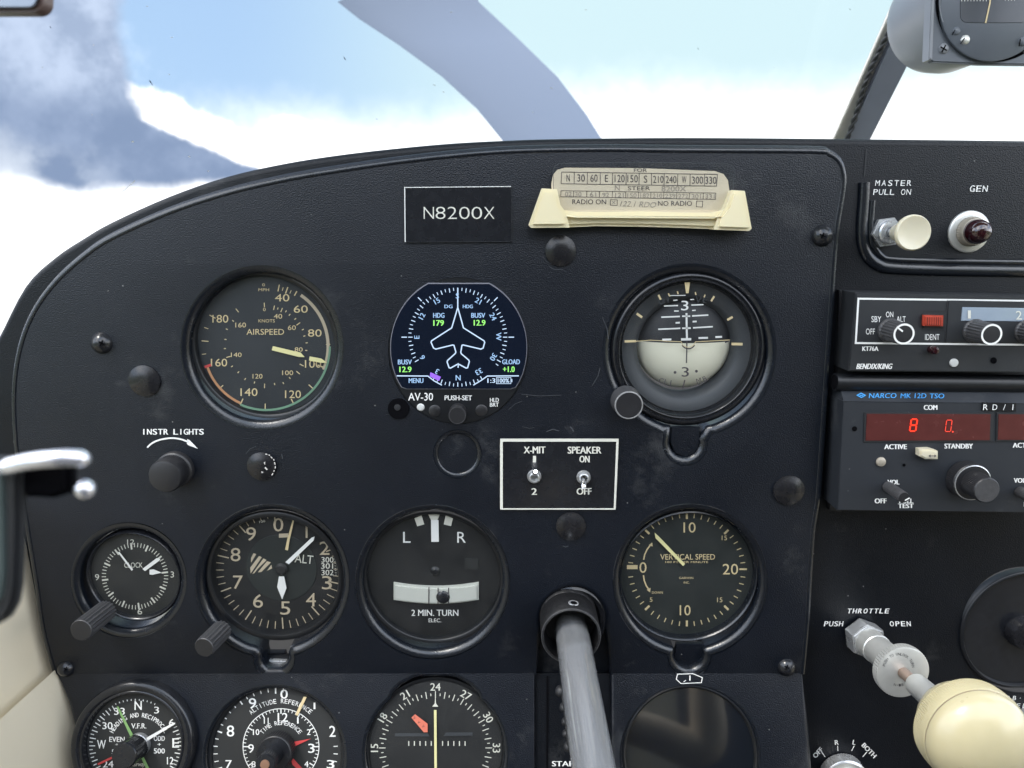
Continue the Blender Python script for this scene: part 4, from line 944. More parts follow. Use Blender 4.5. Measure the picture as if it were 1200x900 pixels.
# compass correction card in its ivory holder
T = Thing('compass_card_holder', 'ivory plastic holder with a folded-up base for the compass correction card', 'card holder', (750, 245))
body = [(636, 221), (653, 222), (657, 240), (662, 247), (676, 249), (750, 247.5), (835, 250), (848, 247.5), (853, 240), (860, 223), (873, 224), (881, 268), (878, 270), (850, 269), (800, 267), (750, 265.5), (700, 265), (650, 267), (624, 266.5), (620, 264)]
T.slab('base', body, 0, .0075, 'ivory_h', .0018, seg=4)
T.slab('ledge', [(662, 246), (676, 248), (835, 249), (850, 246), (856, 262), (800, 261), (750, 260), (700, 260), (650, 261)], .002, .0105, 'ivory_h', .003, seg=5)
T.slab('end_post', [(635, 220.5), (653, 221.5), (657, 240), (664, 252), (668, 266.6), (623, 267), (619.5, 264)], -.0002, .0115, 'ivory_h', .0024, seg=4)
T.slab('end_post', [(859, 222.5), (874, 223.5), (882, 268), (879, 270.6), (838, 269), (842, 254), (852, 242)], -.0002, .0115, 'ivory_h', .0024, seg=4)
T2 = Thing('compass_correction_card', 'aged cream compass correction card with printed headings standing in the ivory holder', 'card', (750, 225))
card = [(656, 253), (647, 230), (646, 216), (648, 205), (653, 199), (662, 196.5), (750, 197), (838, 200.5), (848, 204), (853, 211), (855, 224), (853, 240), (846, 253)]
T2.slab('card', card, .0022, .0029, 'card', .0001)
mk = T2.marks(.0031)
z = zoom(610, 170, 4.286)
mk.line([z(206, 135), z(990, 147), z(984, 206), z(204, 194)], .7, True)
xs = (270, 336, 401, 463, 531, 596, 658, 722, 790, 852, 924)
for x in xs: mk.bar(*z(x, 135 + (x - 206) * .0153), *z(x - 1, 194 + (x - 206) * .0153), .7)
for st, x, y, w in (('N', 239, 165, 17), ('30', 304, 165, 38), ('60', 369, 166, 36), ('E', 432, 167, 15), ('120', 498, 168, 50), ('150', 563, 169, 52), ('S', 628, 171, 18), ('210', 692, 172, 52), ('240', 756, 173, 54), ('W', 822, 174, 22), ('300', 889, 176, 56), ('330', 956, 177, 56)): mk.text(st, *z(x, y), 36 / 4.286, w / 4.286)
mk.text('FOR', *z(602, 126), 17 / 4.286, 66 / 4.286); mk.text('STEER', *z(595, 217), 20 / 4.286, 112 / 4.286); mk.text('RADIO ON', *z(345, 285), 24 / 4.286, 170 / 4.286); mk.text('NO RADIO', *z(776, 293), 24 / 4.286, 170 / 4.286)
mk.line([z(*p) for p in ((452, 274), (486, 275), (485, 303), (451, 302))], .6, True); mk.line([z(*p) for p in ((884, 281), (915, 282), (914, 311), (883, 310))], .6, True)
mk.line([z(203, 229), z(981, 241), z(979, 273), z(202, 259)], .6, True)
for x in (267, 333, 397, 461, 529, 593, 655, 720, 785, 848, 918): mk.bar(*z(x, 229 + (x - 203) * .0154), *z(x - 1, 259 + (x - 203) * .0165), .6)
mk.build('print', 'ink')
mk = T2.marks(.0031)
for st, x, y, w in (('02', 240, 246, 34), ('30', 290, 247, 32), ('61', 364, 248, 32), ('92', 428, 250, 34), ('121', 497, 251, 42), ('150', 560, 252, 46), ('182', 624, 253, 44), ('210', 688, 254, 48), ('239', 752, 255, 52), ('272', 817, 256, 50), ('301', 883, 257, 46), ('331', 952, 258, 46), ('x', 468, 288, 20)): mk.text(st, *z(x, y), 22 / 4.286, w / 4.286)
mk.text('N', *z(486, 215), 26 / 4.286, 24 / 4.286); mk.text('8200X', *z(770, 219), 27 / 4.286, 124 / 4.286); mk.text('122.1 RDO', *z(592, 297), 27 / 4.286, 178 / 4.286, shear=.3, rot=-2)
mk.build('handwriting', 'ink_soft')
T3 = Thing('clear_card_cover', 'clear plastic sheet in front of the compass correction card, rising above it', 'card cover', (755, 215))
T3.slab('sheet', [(649, 246), (648, 200), (650, 194), (655, 191), (750, 189.5), (852, 191), (859, 194), (861, 200), (858, 246)], .0036, .0044, 'acrylic', .0002)
mk = T3.marks(.0045); mk.line([(648.6, 222), (648.2, 200), (650, 194.4), (655, 191.5), (750, 190), (852, 191.5), (858.6, 194.4), (860.6, 200), (859, 224)], .55); mk.build('sheet_edge', 'grey_ring')

# ------------------------------------------------------------------ control column
T = Thing('column_slot_plate', 'recessed black plate behind the control column, lettered starter at its foot', 'plate', (672, 740))
T.slab('upper_plate', [(618, 800), (618, 680), (726, 680), (726, 800)], -.012, -.006, 'panel_r', 0)
TS = Thing('column_slot_plate', 'x', 'plate', (672, 850), LOW); lp = TS.slab('lower_plate', [(618, 789), (726, 789), (730, 980), (616, 980)], -.010, -.0035, 'panel_r', 0)
mk = TS.marks(-.0030); mk.text('STARTER', 647, 895, 6, 46, left=True, bold=.25); ml = mk.build('lettering', 'white')
mk = TS.marks(-.0028); mk.bar(641.5, 792, 641, 960, 2.2); me_ = mk.build('edge_line', 'void')
for o_ in (lp, ml, me_): o_.parent = T.root; o_.matrix_parent_inverse = Matrix.Identity(4); o_.matrix_basis = T.Mi @ TS.M
bpy.data.objects.remove(TS.root)
T.lathe('boot', [(T.rad(41), -.006), (T.rad(41), -.0025), (T.rad(38), -.0015), (T.rad(33), -.003), (T.rad(33), -.006)], 'gloss', (671, 728))

T = Thing('control_column', 'silver control column tube coming out of the panel towards the pilot through a black collar', 'control column', (666, 723))
kc = T.rad(33.5); x0 = 0.0
T.lathe('collar', [(kc * .72, -.010), (kc * 1.0, -.010), (kc * 1.0, .001), (kc * .975, .0015), (kc * 1.0, .002), (kc * 1.0, .0205), (kc * .97, .0212), (kc * .915, .0208), (kc * .90, .004), (kc * .3, .003)], 'collar_worn' if 'collar_worn' in M else 'knob', sharp=50)
M['collar_worn'] = mat('worn_black_collar', (.010, .010, .011), .42, bump=(900, .8, .0006), dust=1.0, var=.8, vscale=500)
col = [o for o in T.root.children if o.name.startswith('collar')][0]; col.data.materials[0] = M['collar_worn']
mkr = T.lathe('collar_edge', [(kc * .965, .0211), (kc * .985, .0214), (kc * 1.0, .0209)], 'knob_grey', seg=72)
# set-screw hole in the top of the collar
hy = T.L(672, 709, .015)
hole = bmesh.new(); 
T.lathe('set_screw', [(0, kc * 1.002), (.0016, kc * 1.002), (.0020, kc * 1.012), (.0028, kc * 1.01), (.0030, kc * .98)], 'nickel', (666, 723), axis=(.10, .995, .0), seg=28).location = (0, 0, .0145)
hd = T.lathe('screw_hole', [(0, kc * 1.008), (.0021, kc * 1.008)], 'void', (666, 723), axis=(.10, .995, .0), seg=24); hd.location = (0, 0, .0145)
ax0 = T.L(667, 727, 0); rt_ = T.L(673, 755, .05)
# tube axis through two pixel stations at increasing distance from the panel
pA = T.Mi @ at(672, 752, -.020); pB = T.Mi @ at(696.5, 905, -.118)
d_ = (pB - pA).normalized(); rtub = 22.3 / 901 * .372
pts = [pA - d_ * .03, pA, pA + d_ * .05, pB, pB + d_ * .06]
tube('tube', pts, rtub, 'alu_tube', T.root, 64)
# ram's horn wheel below the frame: hub, arms and grips
hb = pts[-1]
tube('hub', [hb - d_ * .005, hb + d_ * .03], [.022, .020], 'beige_d', T.root, 32)
gn = LOW.to_3x3() @ Vector((0, 0, 1)); go = LOW.to_translation()
def mirrored(u, v, y):
    d = ray(u, v); p = CAM + d * ((go - CAM).dot(gn) / d.dot(gn)); r_ = d - 2 * d.dot(gn) * gn
    return T.Mi @ (p + r_ * ((y - p.y) / r_.y))
horn = [hb + d_ * .012] + [mirrored(u, v, -.205) for u, v in ((725, 842), (770, 862), (806, 877), (826, 874), (831, 855), (829, 830), (827, 806), (824, 770))]
for sgn in (1, -1):
    w = [tuple(p) if sgn > 0 else (2 * hb.x - p[0], p[1], p[2]) for p in smooth_path(horn, False, 6)]
    n_ = len(w); tube('grip', w, [.012 + .003 * math.sin(math.pi * i / (n_ - 1)) for i in range(n_)], 'beige_d', T.root, 20)
T = Thing('beaded_chain', 'black beaded chain running down behind the left side of the silver column', 'chain', (658, 850), LOW)
tube('cord_line', [T.L(u, v, .004) for u, v in ((661, 796), (659, 809), (662, 828), (664, 846), (667, 873), (670, 884))], .0012, 'rubber', T.root, 8)
for u, v, r_ in ((657, 809, 7), (661, 828, 6), (662.5, 845, 5), (663.5, 859, 5), (666, 874, 6)):
    k = T.rad(r_); o_ = T.lathe('bead', [(0, k * 1.6), (k * .5, k * 1.45), (k * .87, k * 1.05), (k, k * .6), (k * .9, 0)], 'rubber', (u, v), seg=24)

# ------------------------------------------------------------------ right side: master switch, generator lamp
def hexnut(T, part, c, r, z0, z1, m, rot=0, axis=None):
    o = T.L(*c, z0); bm = bmesh.new(); q = Vector(axis or (0, 0, 1)).normalized().to_track_quat('Z', 'Y').to_matrix()
    lo, hi = [], []
    for i in range(6):
        a_ = R(60 * i + rot); p = Vector((math.cos(a_) * r, math.sin(a_) * r, 0)); lo.append(bm.verts.new(o + q @ p)); hi.append(bm.verts.new(o + q @ (p + Vector((0, 0, z1 - z0)))))
    bm.faces.new(hi); bm.faces.new(lo[::-1])
    for i in range(6): bm.faces.new([lo[i], lo[(i + 1) % 6], hi[(i + 1) % 6], hi[i]])
    bmesh.ops.recalc_face_normals(bm, faces=bm.faces)
    bmesh.ops.bevel(bm, geom=[e for e in bm.edges if all(v in hi for v in e.verts)], offset=r * .08, segments=2, affect='EDGES')
    return finish(bm, part, m, T.root, 25)
T = Thing('master_switch', 'ivory pull knob on a nickel hex nut under the words master pull on', 'switch', (1038, 272), RIGHT)
hexnut(T, 'nut', (1037, 272), T.rad(18), 0, .0035, 'nickel', 8)
T.lathe('bushing', [(T.rad(14), .0035), (T.rad(13.5), .0060), (T.rad(12), .0066), (T.rad(6), .0066), (T.rad(5), .006)], 'nickel', (1037.5, 272), seg=40)
k = T.rad(19)
T.lathe('shaft', [(k * .26, .004), (k * .26, .012)], 'nickel', (1037.5, 272), seg=24)
T.lathe('knob', [(k * .40, .0100), (k * .50, .0108), (k * .54, .0150), (k * .60, .0185), (k * .80, .0215), (k * .98, .0235), (k * 1.03, .0250), (k * 1.02, .0265), (k * .95, .0272), (k * .78, .0268), (k * .5, .0262), (0, .0260)], 'ivory_w', (1040, 272.5), seg=64)
T = Thing('generator_warning_light', 'dark red domed warning lamp in a ribbed cream collar under the word gen', 'lamp', (1135, 271), RIGHT)
k = T.rad(24)
T.lathe('flange', [(k * 1.02, 0), (k, .0010), (k * .93, .0016), (k * .72, .0018), (k * .70, .0018)], 'alu', (1135, 271.5), seg=64)
M['lamp_collar'] = mat('lamp_collar', (.38, .34, .28), .4, metal=.3)
T.lathe('collar', [(k * .70, .0010, .04), (k * .70, .0046, .04), (k * .67, .0052), (k * .63, .0062), (k * .56, .0065), (k * .5, .006)], 'lamp_collar', (1135, 271.5), seg=72, sharp=25)
T.lathe('lens', [(k * .58, .0055), (k * .60, .0065), (k * .58, .0090), (k * .50, .0118), (k * .34, .0138), (k * .16, .0147), (0, .0149)], 'lens', (1135, 271.5), seg=48)

# transponder
T = Thing('transponder', 'charcoal transponder radio with a white framed face, red ident lamp and ribbed knobs', 'radio', (1100, 388), RIGHT)
Zf = .020
T.slab('case', [(1003, 343), (1230, 348), (1230, 437), (994.5, 435)], .0005, Zf, 'radio', .0006)
mk = T.marks(Zf + .0002)
mk.line([(1006, 350), (1230, 353), (1230, 404.3), (1002.8, 402)], 2.2, True); mk.build('frame_line', 'white')
mk = T.marks(Zf + .0003)
for st, u, v, hh, w in (('OFF', 1020, 388.5, 6.8, 10.5), ('SBY', 1027, 374, 6.8, 11.5), ('ON', 1042.5, 368.5, 6.4, 8.6), ('ALT', 1056, 374, 6.6, 10.5), ('IDENT', 1092.5, 395, 6.8, 17), ): mk.text(st, u, v, hh, w)
mk.text('KT76A', 1020, 408.6, 5.2, 18.5, bold=.3); mk.text('BENDIX/KING', 1024.8, 429.3, 6.2, 41, shear=.25, bold=.3); mk.build('lettering', 'white')
M['groove'] = mat('groove_black', (.012, .012, .014), .6)
mk = T.marks(Zf + .00025); mk.line([(1110.5, 351.5), (1110, 361), (1107, 365), (1083, 365), (1080.5, 368), (1080, 384), (1083, 386.5), (1106, 387), (1108.5, 390), (1107.5, 402)], .8); mk.build('groove', 'groove')
T.slab('ident_recess', rrect(1082, 368.5, 1108, 384.5, 1.5), Zf - .001, Zf + .0007, 'groove', .0003)
T.slab('ident_button', [(1083.5, 369.5), (1106.5, 370), (1106, 382.5), (1083, 382)], Zf, Zf + .0026, 'ident', .0008)
mk = T.marks(Zf + .0028)
for i in range(7): mk.bar(1087 + i * 2.6, 371.5, 1086.8 + i * 2.6, 381, .7)
mk.build('button_ribs', 'led_glass')
T.slab('display_bezel', [(1112, 352), (1230, 354), (1230, 402.5), (1108.5, 401)], Zf, Zf + .0004, 'radio', .0002)
M['win_sky_reflection'] = mat('code_window', (.30, .36, .43), .06, spec=.9, coat=1)  # pale blue base colour stands in for sky reflected in the window
T.slab('code_window', [(1128, 360), (1230, 361.5), (1230, 377), (1126.5, 376)], Zf + .0001, Zf + .0008, 'win_sky_reflection', .0002)
mk = T.marks(Zf + .0011); mk.text('1', 1136, 368.5, 9.5, 3.5); mk.build('code_digit', 'offwhite'); mk = T.marks(Zf + .0011); mk.text('2', 1194, 369.5, 10, 7); mk.build('code_digit', 'offwhite')
def fluted(T, c, r, hgt, z0):
    k = T.rad(r, z0)
    o = T.lathe('knob', [(k * 1.12, z0), (k * 1.10, z0 + .0012), (k * 1.02, z0 + .002, .07), (k * .98, z0 + hgt - .002, .09), (k * .94, z0 + hgt - .0004), (k * .80, z0 + hgt), (0, z0 + hgt)], 'knob_grey', c, seg=44, sharp=25, cz=z0)
    rg = T.lathe('knob_ring', [(k * .76, z0 + hgt + .0002), (k * .93, z0 + hgt + .0002)], 'white', c, seg=60, cz=z0); rg.parent = o
    cp = T.lathe('knob_cap', [(0, z0 + hgt + .0002), (k * .755, z0 + hgt + .0001)], 'knob', c, seg=60, cz=z0); cp.parent = o
    return o
k0 = fluted(T, (1042.5, 387), 12.8, .0145, Zf); 
mk = T.marks(Zf + .0149); mk.bar(1051, 383, 1058, 388.5, 2); p_ = mk.build('pointer_line', 'white', k0)
fluted(T, (1141.5, 387.5), 12.8, .0145, Zf); fluted(T, (1202, 388), 12.8, .0145, Zf)
T.lathe('reply_lamp', [(T.rad(4.5), Zf), (T.rad(4.5), Zf + .004), (T.rad(3.2), Zf + .0052), (0, Zf + .0056)], 'lens', (1091, 409.5), cz=Zf, seg=28)
T.lathe('photocell', [(T.rad(4.8), Zf), (T.rad(4.5), Zf + .0008), (0, Zf + .0012)], 'lens_w', (1117.5, 425), cz=Zf, seg=28)
mk = T.marks(Zf + .0003); mk.disc(1164.5, 422.5, 3.8); mk.build('screw_hole', 'void')
T.slab('side_plate', [(984, 340), (1004, 341), (1000, 440), (982, 438)], -.001, .004, 'groove', .0004)
mk = PR.marks(.0005)

T = Thing('radio_trim_bar', 'rounded black trim bar between the transponder and the red display radio', 'trim bar', (1090, 447), RIGHT)
p0, p1 = T.L(978, 447.5, .012), T.L(1235, 450, .012)
tube('bar', [p0, p0.lerp(p1, .5), p1], T.rad(10.2), 'bezel', T.root, 36)
tube('end_cap', [p0 - Vector((.0003, 0, 0)), p0 + Vector((.001, 0, 0))], T.rad(8.2), 'void', T.root, 30)

# nav com radio
T = Thing('navcom_radio', 'slate navcom radio with dark red led displays, blue maker lettering and a double tuning knob', 'radio', (1095, 540), RIGHT)
T.slab('case', [(988, 470), (1235, 473), (1235, 601), (981.5, 598)], .0005, Zf, 'radio_b', .0004)
ch = bmesh.new()
a_ = [T.L(988.6, 470.3, Zf), T.L(1235, 473, Zf), T.L(1235, 459, Zf - .006), T.L(985.5, 458, Zf - .006)]
for p, zz in zip(a_, (Zf, Zf, Zf - .006, Zf - .006)): p.z = zz
vs = [ch.verts.new(p) for p in a_]; vb = [ch.verts.new((p.x, p.y, .0005)) for p in a_]
ch.faces.new(vs)
for i in range(4): ch.faces.new([vs[i], vs[(i + 1) % 4], vb[(i + 1) % 4], vb[i]])
bmesh.ops.recalc_face_normals(ch, faces=ch.faces); finish(ch, 'top_chamfer', 'radio_b', T.root)
# lettering lying on the chamfer: map pixel rows between its two edges
class Cham(Marks):
    pass
chF = Matrix(((1, 0, 0, 0), (0, 0, 0, 0), (0, 0, 0, 0), (0, 0, 0, 1)))
yv = (Vector(a_[3]) - Vector(a_[0])); yv.x = 0; yv.normalize(); xv = Vector((1, 0, 0)); zv = xv.cross(yv)
Mloc = Matrix.Translation(T.M @ a_[0]) @ (T.M.to_3x3() @ Matrix((xv, yv, zv)).transposed()).to_4x4()
TC = Thing('x', 'x', 'x', (1090, 465), Mloc)
mk = TC.marks(.0003); mk.text('NARCO', 1034.5, 463.6, 5.6, 32, shear=.15, bold=.1); mk.text('MK 12D', 1070.5, 463.8, 5.6, 30, shear=.1, bold=.1); mk.text('TSO', 1098, 464, 5.6, 17, shear=.1, bold=.1)
mk.line([(1004.5, 463.2), (1009, 460.8), (1014, 463.2), (1009.5, 465.8)], 1.2, True); mk.bar(1007.5, 463.3, 1011.5, 463.3, 1)
bl = mk.build('blue_lettering', 'blue'); bl.parent = T.root; bl.matrix_parent_inverse = Matrix.Identity(4); bl.matrix_basis = T.Mi @ TC.M; bpy.data.objects.remove(TC.root)
mk = T.marks(Zf + .0003)
for st, u, v, hh, w in (('COM', 1090.5, 477.5, 5.6, 15.5), ('ACTIVE', 1049.5, 523.5, 5.6, 26), ('STANDBY', 1123.5, 522.8, 5.6, 33), ('VOL', 1047, 565, 5.4, 13.5), ('OFF', 1032, 587, 5.6, 13.5), ('PULL', 1062, 587, 5.2, 16), ('TEST', 1061.5, 592.8, 5.2, 18)): mk.text(st, u, v, hh, w, bold=.35)
mk.build('lettering', 'white')
for st, u, v, hh, w in (('ACTIVE', 1200, 521.8, 5.6, 26), ('VOL', 1195, 563, 5.4, 13.5), ('ID', 1203, 591, 5.4, 6)):
    mk = T.marks(Zf + .0003); mk.text(st, u, v, hh, w, bold=.35); mk.build('lettering', 'white')
T.slab('display_frame', [(1013, 483), (1165.5, 483.5), (1164, 518), (1012, 518.5)], Zf, Zf + .0006, 'radio', .0003)
T.slab('display', [(1016, 485), (1161, 485.5), (1160, 516), (1014.5, 516.5)], Zf, Zf + .0009, 'led_glass', .0001)
T.slab('display_frame', [(1168, 483.5), (1240, 484), (1240, 518), (1167, 517.5)], Zf, Zf + .0006, 'radio', .0003)
T.slab('display', [(1170.5, 485.5), (1240, 486), (1240, 516), (1169.5, 515.5)], Zf, Zf + .0009, 'led_glass', .0001)
def seg7(mk, u, v, w, h, wd, sk, on):
    S = {'a': ((0, 0), (1, 0)), 'b': ((1, 0), (1, .5)), 'c': ((1, .5), (1, 1)), 'd': ((0, 1), (1, 1)), 'e': ((0, .5), (0, 1)), 'f': ((0, 0), (0, .5)), 'g': ((0, .5), (1, .5))}
    for k_ in on:
        (x0, y0), (x1, y1) = S[k_]; f = lambda x, y: (u + (x - .5) * w - (y - .5) * sk, v + (y - .5) * h)
        A, B = Vector(f(x0, y0)), Vector(f(x1, y1)); d = (B - A) * .08; mk.bar(*(A + d), *(B - d), wd)
mk = T.marks(Zf + .0012); seg7(mk, 1070.5, 498.3, 7, 14, 1.7, 2.2, 'abcdefg'); mk.build('lit_digit', 'led')
mk = T.marks(Zf + .0012); seg7(mk, 1111.7, 499, 6.4, 13.4, 1.0, 1.8, 'abcdef'); mk.disc(1116.6, 506, 1.1); mk.build('lit_digit', 'led_dim')
M['led_glow'] = mat('led_diffuse_glow', (.20, .03, .02), .3, emit=(1, .04, .02), estr=.16)
T.slab('label_tape', [(1151.5, 471.6), (1191, 472.6), (1190.6, 482), (1151, 481.2)], Zf, Zf + .0008, 'gloss', .0001)
mk = T.marks(Zf + .0011)
for st, u in (('R', 1155), ('D', 1166), ('/', 1177), ('1', 1187)): mk.text(st, u, 477.2, 6.6, None if st in '/1' else 5.5, shear=.1)
mk.build('tape_letters', 'white')
mk = T.marks(Zf + .0003); mk.disc(1001.5, 502.5, 3); mk.disc(1059.5, 545, 1.8); mk.build('screw_hole', 'void')
T.lathe('photocell', [(T.rad(5.4), Zf), (T.rad(5), Zf + .001), (T.rad(3.6), Zf + .0014), (0, Zf + .0016)], 'lamp_collar', (1032, 541), cz=Zf, seg=28)
T.slab('transfer_button', [(1078, 527), (1092, 526.5), (1100, 529), (1100, 538.5), (1085, 538.5), (1078, 535)], Zf, Zf + .0045, 'ivory_w', .0009)
mk = T.marks(Zf + .0048); mk.bar(1088.5, 534.3, 1097, 534.3, .8); mk.poly([(1088, 534.3), (1090.5, 532.6), (1090.5, 536)]); mk.poly([(1097.5, 534.3), (1095, 532.6), (1095, 536)]); mk.build('arrow', 'ink')
ko = knurled(T, 'tuning_knob', (1105, 546.5), 21, .0085, 'knob', 'knob', n=60, k=.02, z0=Zf)
ki = knurled(T, 'inner_tuning_knob', (1105, 546.5), 14.2, .0165, 'knob', 'knob_grey', n=48, k=.035, z0=Zf + .004); ki.parent = ko
rg = T.lathe('edge_ring', [(T.rad(19), Zf + .0086), (T.rad(20), Zf + .0084)], 'nickel', (1105, 546.5), seg=60); rg.parent = ko
kv = knurled(T, 'volume_knob', (1019.5, 556), 6.2, .0180, 'knob_grey', 'knob', n=24, k=.04, z0=Zf)
mk = T.marks(Zf + .0184); mk.bar(1060.5, 586.5, 1066, 583.5, 1.4); pl_ = mk.build('pointer_line', 'white', kv)
kv2 = knurled(T, 'volume_knob', (1167, 562), 6.4, .016, 'knob_grey', 'knob', n=24, k=.04, z0=Zf)
T.slab('side_plate', [(976, 455), (990, 456), (986, 600), (972, 598)], -.001, .004, 'groove', .0004)

# throttle
T = Thing('throttle', 'throttle with large ivory ball knob, knurled aluminium disc and hex nut', 'throttle', (1010, 746), RIGHT)
W = lambda u, v, y: T.Mi @ at(u, v, y)
pn, pd, pb = W(1009, 744, .008), W(1056, 786, -.034), W(1142, 863, -.098)
d_ = (pd - pn).normalized()
def lat(part, prof, m, o, ax, seg=64, sharp=38):
    bm = bmesh.new(); q = Vector(ax).normalized().to_track_quat('Z', 'Y').to_matrix(); rings = []
    for p in prof:
        k_ = p[2] if len(p) > 2 else 0
        rings.append([bm.verts.new(Vector(o) + q @ Vector((p[0] * (1 - (k_ if i % 2 else 0)) * math.cos(2 * math.pi * i / seg), p[0] * (1 - (k_ if i % 2 else 0)) * math.sin(2 * math.pi * i / seg), p[1]))) for i in range(seg)])
    for a_, b_ in zip(rings, rings[1:]):
        for i in range(seg): bm.faces.new([a_[i], a_[(i + 1) % seg], b_[(i + 1) % seg], b_[i]])
    bm.faces.new(rings[0][::-1]); bm.faces.new(rings[-1]); bmesh.ops.recalc_face_normals(bm, faces=bm.faces)
    return finish(bm, part, m, T.root, sharp)
hx = bmesh.new(); q = d_.to_track_quat('Z', 'Y').to_matrix(); rH = .0104; lo, hi = [], []
for i in range(6):
    a_ = R(60 * i + 12); p = Vector((math.cos(a_) * rH, math.sin(a_) * rH, 0)); lo.append(hx.verts.new(pn + q @ p)); hi.append(hx.verts.new(pn + q @ (p + Vector((0, 0, .0095)))))
hx.faces.new(hi); hx.faces.new(lo[::-1])
for i in range(6): hx.faces.new([lo[i], lo[(i + 1) % 6], hi[(i + 1) % 6], hi[i]])
bmesh.ops.recalc_face_normals(hx, faces=hx.faces); bmesh.ops.bevel(hx, geom=[e for e in hx.edges if all(v in hi for v in e.verts)], offset=.0009, segments=2, affect='EDGES')
finish(hx, 'hex_nut', 'nickel', T.root, 25)
lat('bushing', [(.0082, .008), (.0082, .018), (.0078, .0185), (.0078, .034)], 'alu', pn, d_, 48)
rD = 35.0 / 901 * .365
disc_ax = (d_ * .8 + Vector((0, 0, 1)) * .35).normalized()
lat('friction_disc', [(rD * .9, -.0030), (rD * .985, -.0026), (rD, -.0022, .03), (rD, .0012, .03), (rD * .98, .0017), (rD * .93, .0020), (rD * .3, .0022)], 'alu', pd, disc_ax, 120, 25)
dr = pb - pd; dn = dr.normalized(); L_ = dr.length
lat('rod', [(.0030, -.002), (.0030, L_ * .5)], 'rod', pd, dn, 24)
lat('sleeve', [(.0050, L_ * .22), (.0056, L_ * .24), (.0060, L_ * .6), (.0060, L_ * .75)], 'alu', pd, dn, 32)
rB = 67.0 / 901 * (pb.length and (CAM_D - .098))
rB = .0231
bx = pb
ball_ax = (dn * .75 + Vector((0, 0, 1)) * .45).normalized()
prof = [(rB * .32, -rB * .98), (rB * .52, -rB * .95), (rB * .70, -rB * .80), (rB * .80, -rB * .62), (rB * .84, -rB * .46), (rB * .93, -rB * .42, .0), (rB * .985, -rB * .36, .010), (rB * 1.0, -rB * .20, .010), (rB * 1.0, rB * .02, .010), (rB * .985, rB * .05), (rB * .955, rB * .065), (rB * .975, rB * .08)]
for i in range(1, 13):
    a_ = math.pi / 2 * i / 13; prof.append((rB * .975 * math.cos(a_) if i < 13 else .0001, rB * .08 + rB * .62 * math.sin(a_)))
prof.append((.0002, rB * .70))
kb = lat('ball_knob', prof, 'ivory', bx, ball_ax, 260, 30)
ln = lat('parting_line', [(rB * .962, rB * .052), (rB * .975, rB * .060), (rB * .976, rB * .072), (rB * .960, rB * .078)], 'rod', bx, ball_ax, 96); ln.parent = kb
# stamped ring of letters on the disc
TF = Matrix.Translation(T.M @ (pd + disc_ax * .0022)) @ (T.M.to_3x3() @ disc_ax.to_track_quat('Z', 'Y').to_matrix()).to_4x4()
TD = Thing('x', 'x', 'x', (1052, 783), TF)
mk = TD.marks(.0002); mk.arctext('PUSH TO UNLOCK TURN', (1053, 784), 17.5, -75, 8.6, 3.0, 2.3); mk.arctext('81-N', (1053, 786), 17, 165, 10, 3, 2.3)
st_ = mk.build('stamped_letters', 'knob_grey'); st_.parent = T.root; st_.matrix_parent_inverse = Matrix.Identity(4); st_.matrix_basis = T.Mi @ TD.M; bpy.data.objects.remove(TD.root)

# magneto switch
T = Thing('magneto_switch', 'round nickel magneto key switch below the words off, r, l, both', 'switch', (985, 905), RIGHT)
k = T.rad(25)
knurled(T, 'collar', (985, 905), 26, .008, 'nickel', 'alu', n=50, k=.015)
T.lathe('barrel', [(k * .74, .0078), (k * .72, .0115), (k * .62, .0130), (k * .2, .0132), (0, .0132)], 'alu', (985, 905), seg=48)

# dark round gauge at the right edge
T = Thing('dark_round_vent', 'dark round fitting with thin grey rim and raised blob for a reflection at right edge', 'vent', (1200, 738), RIGHT)
k = T.rad(75)
T.lathe('rim', [(k * 1.0, -.004), (k * 1.0, .0008), (k * .985, .0014), (k * .955, .0014), (k * .94, .0004), (k * .935, -.0012), (k * .5, -.0014)], 'bezel', sharp=50)
T.lathe('face', [(0, -.0008), (k * .95, -.0008)], 'gloss')
T.lathe('reflection_blob', [(k * .26, -.006), (k * .25, .002), (k * .22, .006), (k * .12, .0072), (0, .0074)], 'plug', (1197, 740), seg=40)  # small dome stands in for a reflection in the glossy face
T = Thing('mixture_knob', 'small nickel control end at the right edge beside the ivory throttle ball', 'knob', (1204, 836), RIGHT)
k = T.rad(10)
T.lathe('knob', [(k, 0), (k, .006), (k * .9, .008), (k * .4, .0084), (0, .0084)], 'nickel', seg=32)

# ------------------------------------------------------------------ windshield brace, compass, wire, windshield
def wthing(name, label, cat, loc, group=None):
    o = bpy.data.objects.new(name, None); COL.objects.link(o); o.location = loc; o.empty_display_size = .02
    return tag(o, label, cat, group)
def wmesh(bm, part, m, root, sharp=38):
    for v in bm.verts: v.co -= root.location
    return finish(bm, part, m, root, sharp)
yb, yt = .30, .185
root = wthing('windshield_brace', 'slate-grey flat brace slanting up the middle of the windshield to the compass', 'brace', at(998, 172, yb))
def prism(part, poly, depth, m, root, bev=.001):
    """poly: (u, v, y) front corners; depth behind"""
    bm = bmesh.new(); f = [bm.verts.new(at(*p)) for p in poly]; b = [bm.verts.new(Vector(v.co) + Vector((0, depth, 0))) for v in f]
    bm.faces.new(f); bm.faces.new(b[::-1]); n = len(f)
    for i in range(n): bm.faces.new([f[i], b[i], b[(i + 1) % n], f[(i + 1) % n]])
    bmesh.ops.recalc_face_normals(bm, faces=bm.faces)
    if bev: bmesh.ops.bevel(bm, geom=bm.edges[:], offset=bev, segments=2, affect='EDGES')
    return wmesh(bm, part, m, root)
prism('brace_bar', [(980, 190, .31), (1007, 190, .31), (1118, -30, yt), (1078, -30, yt)], .012, 'strut', root)
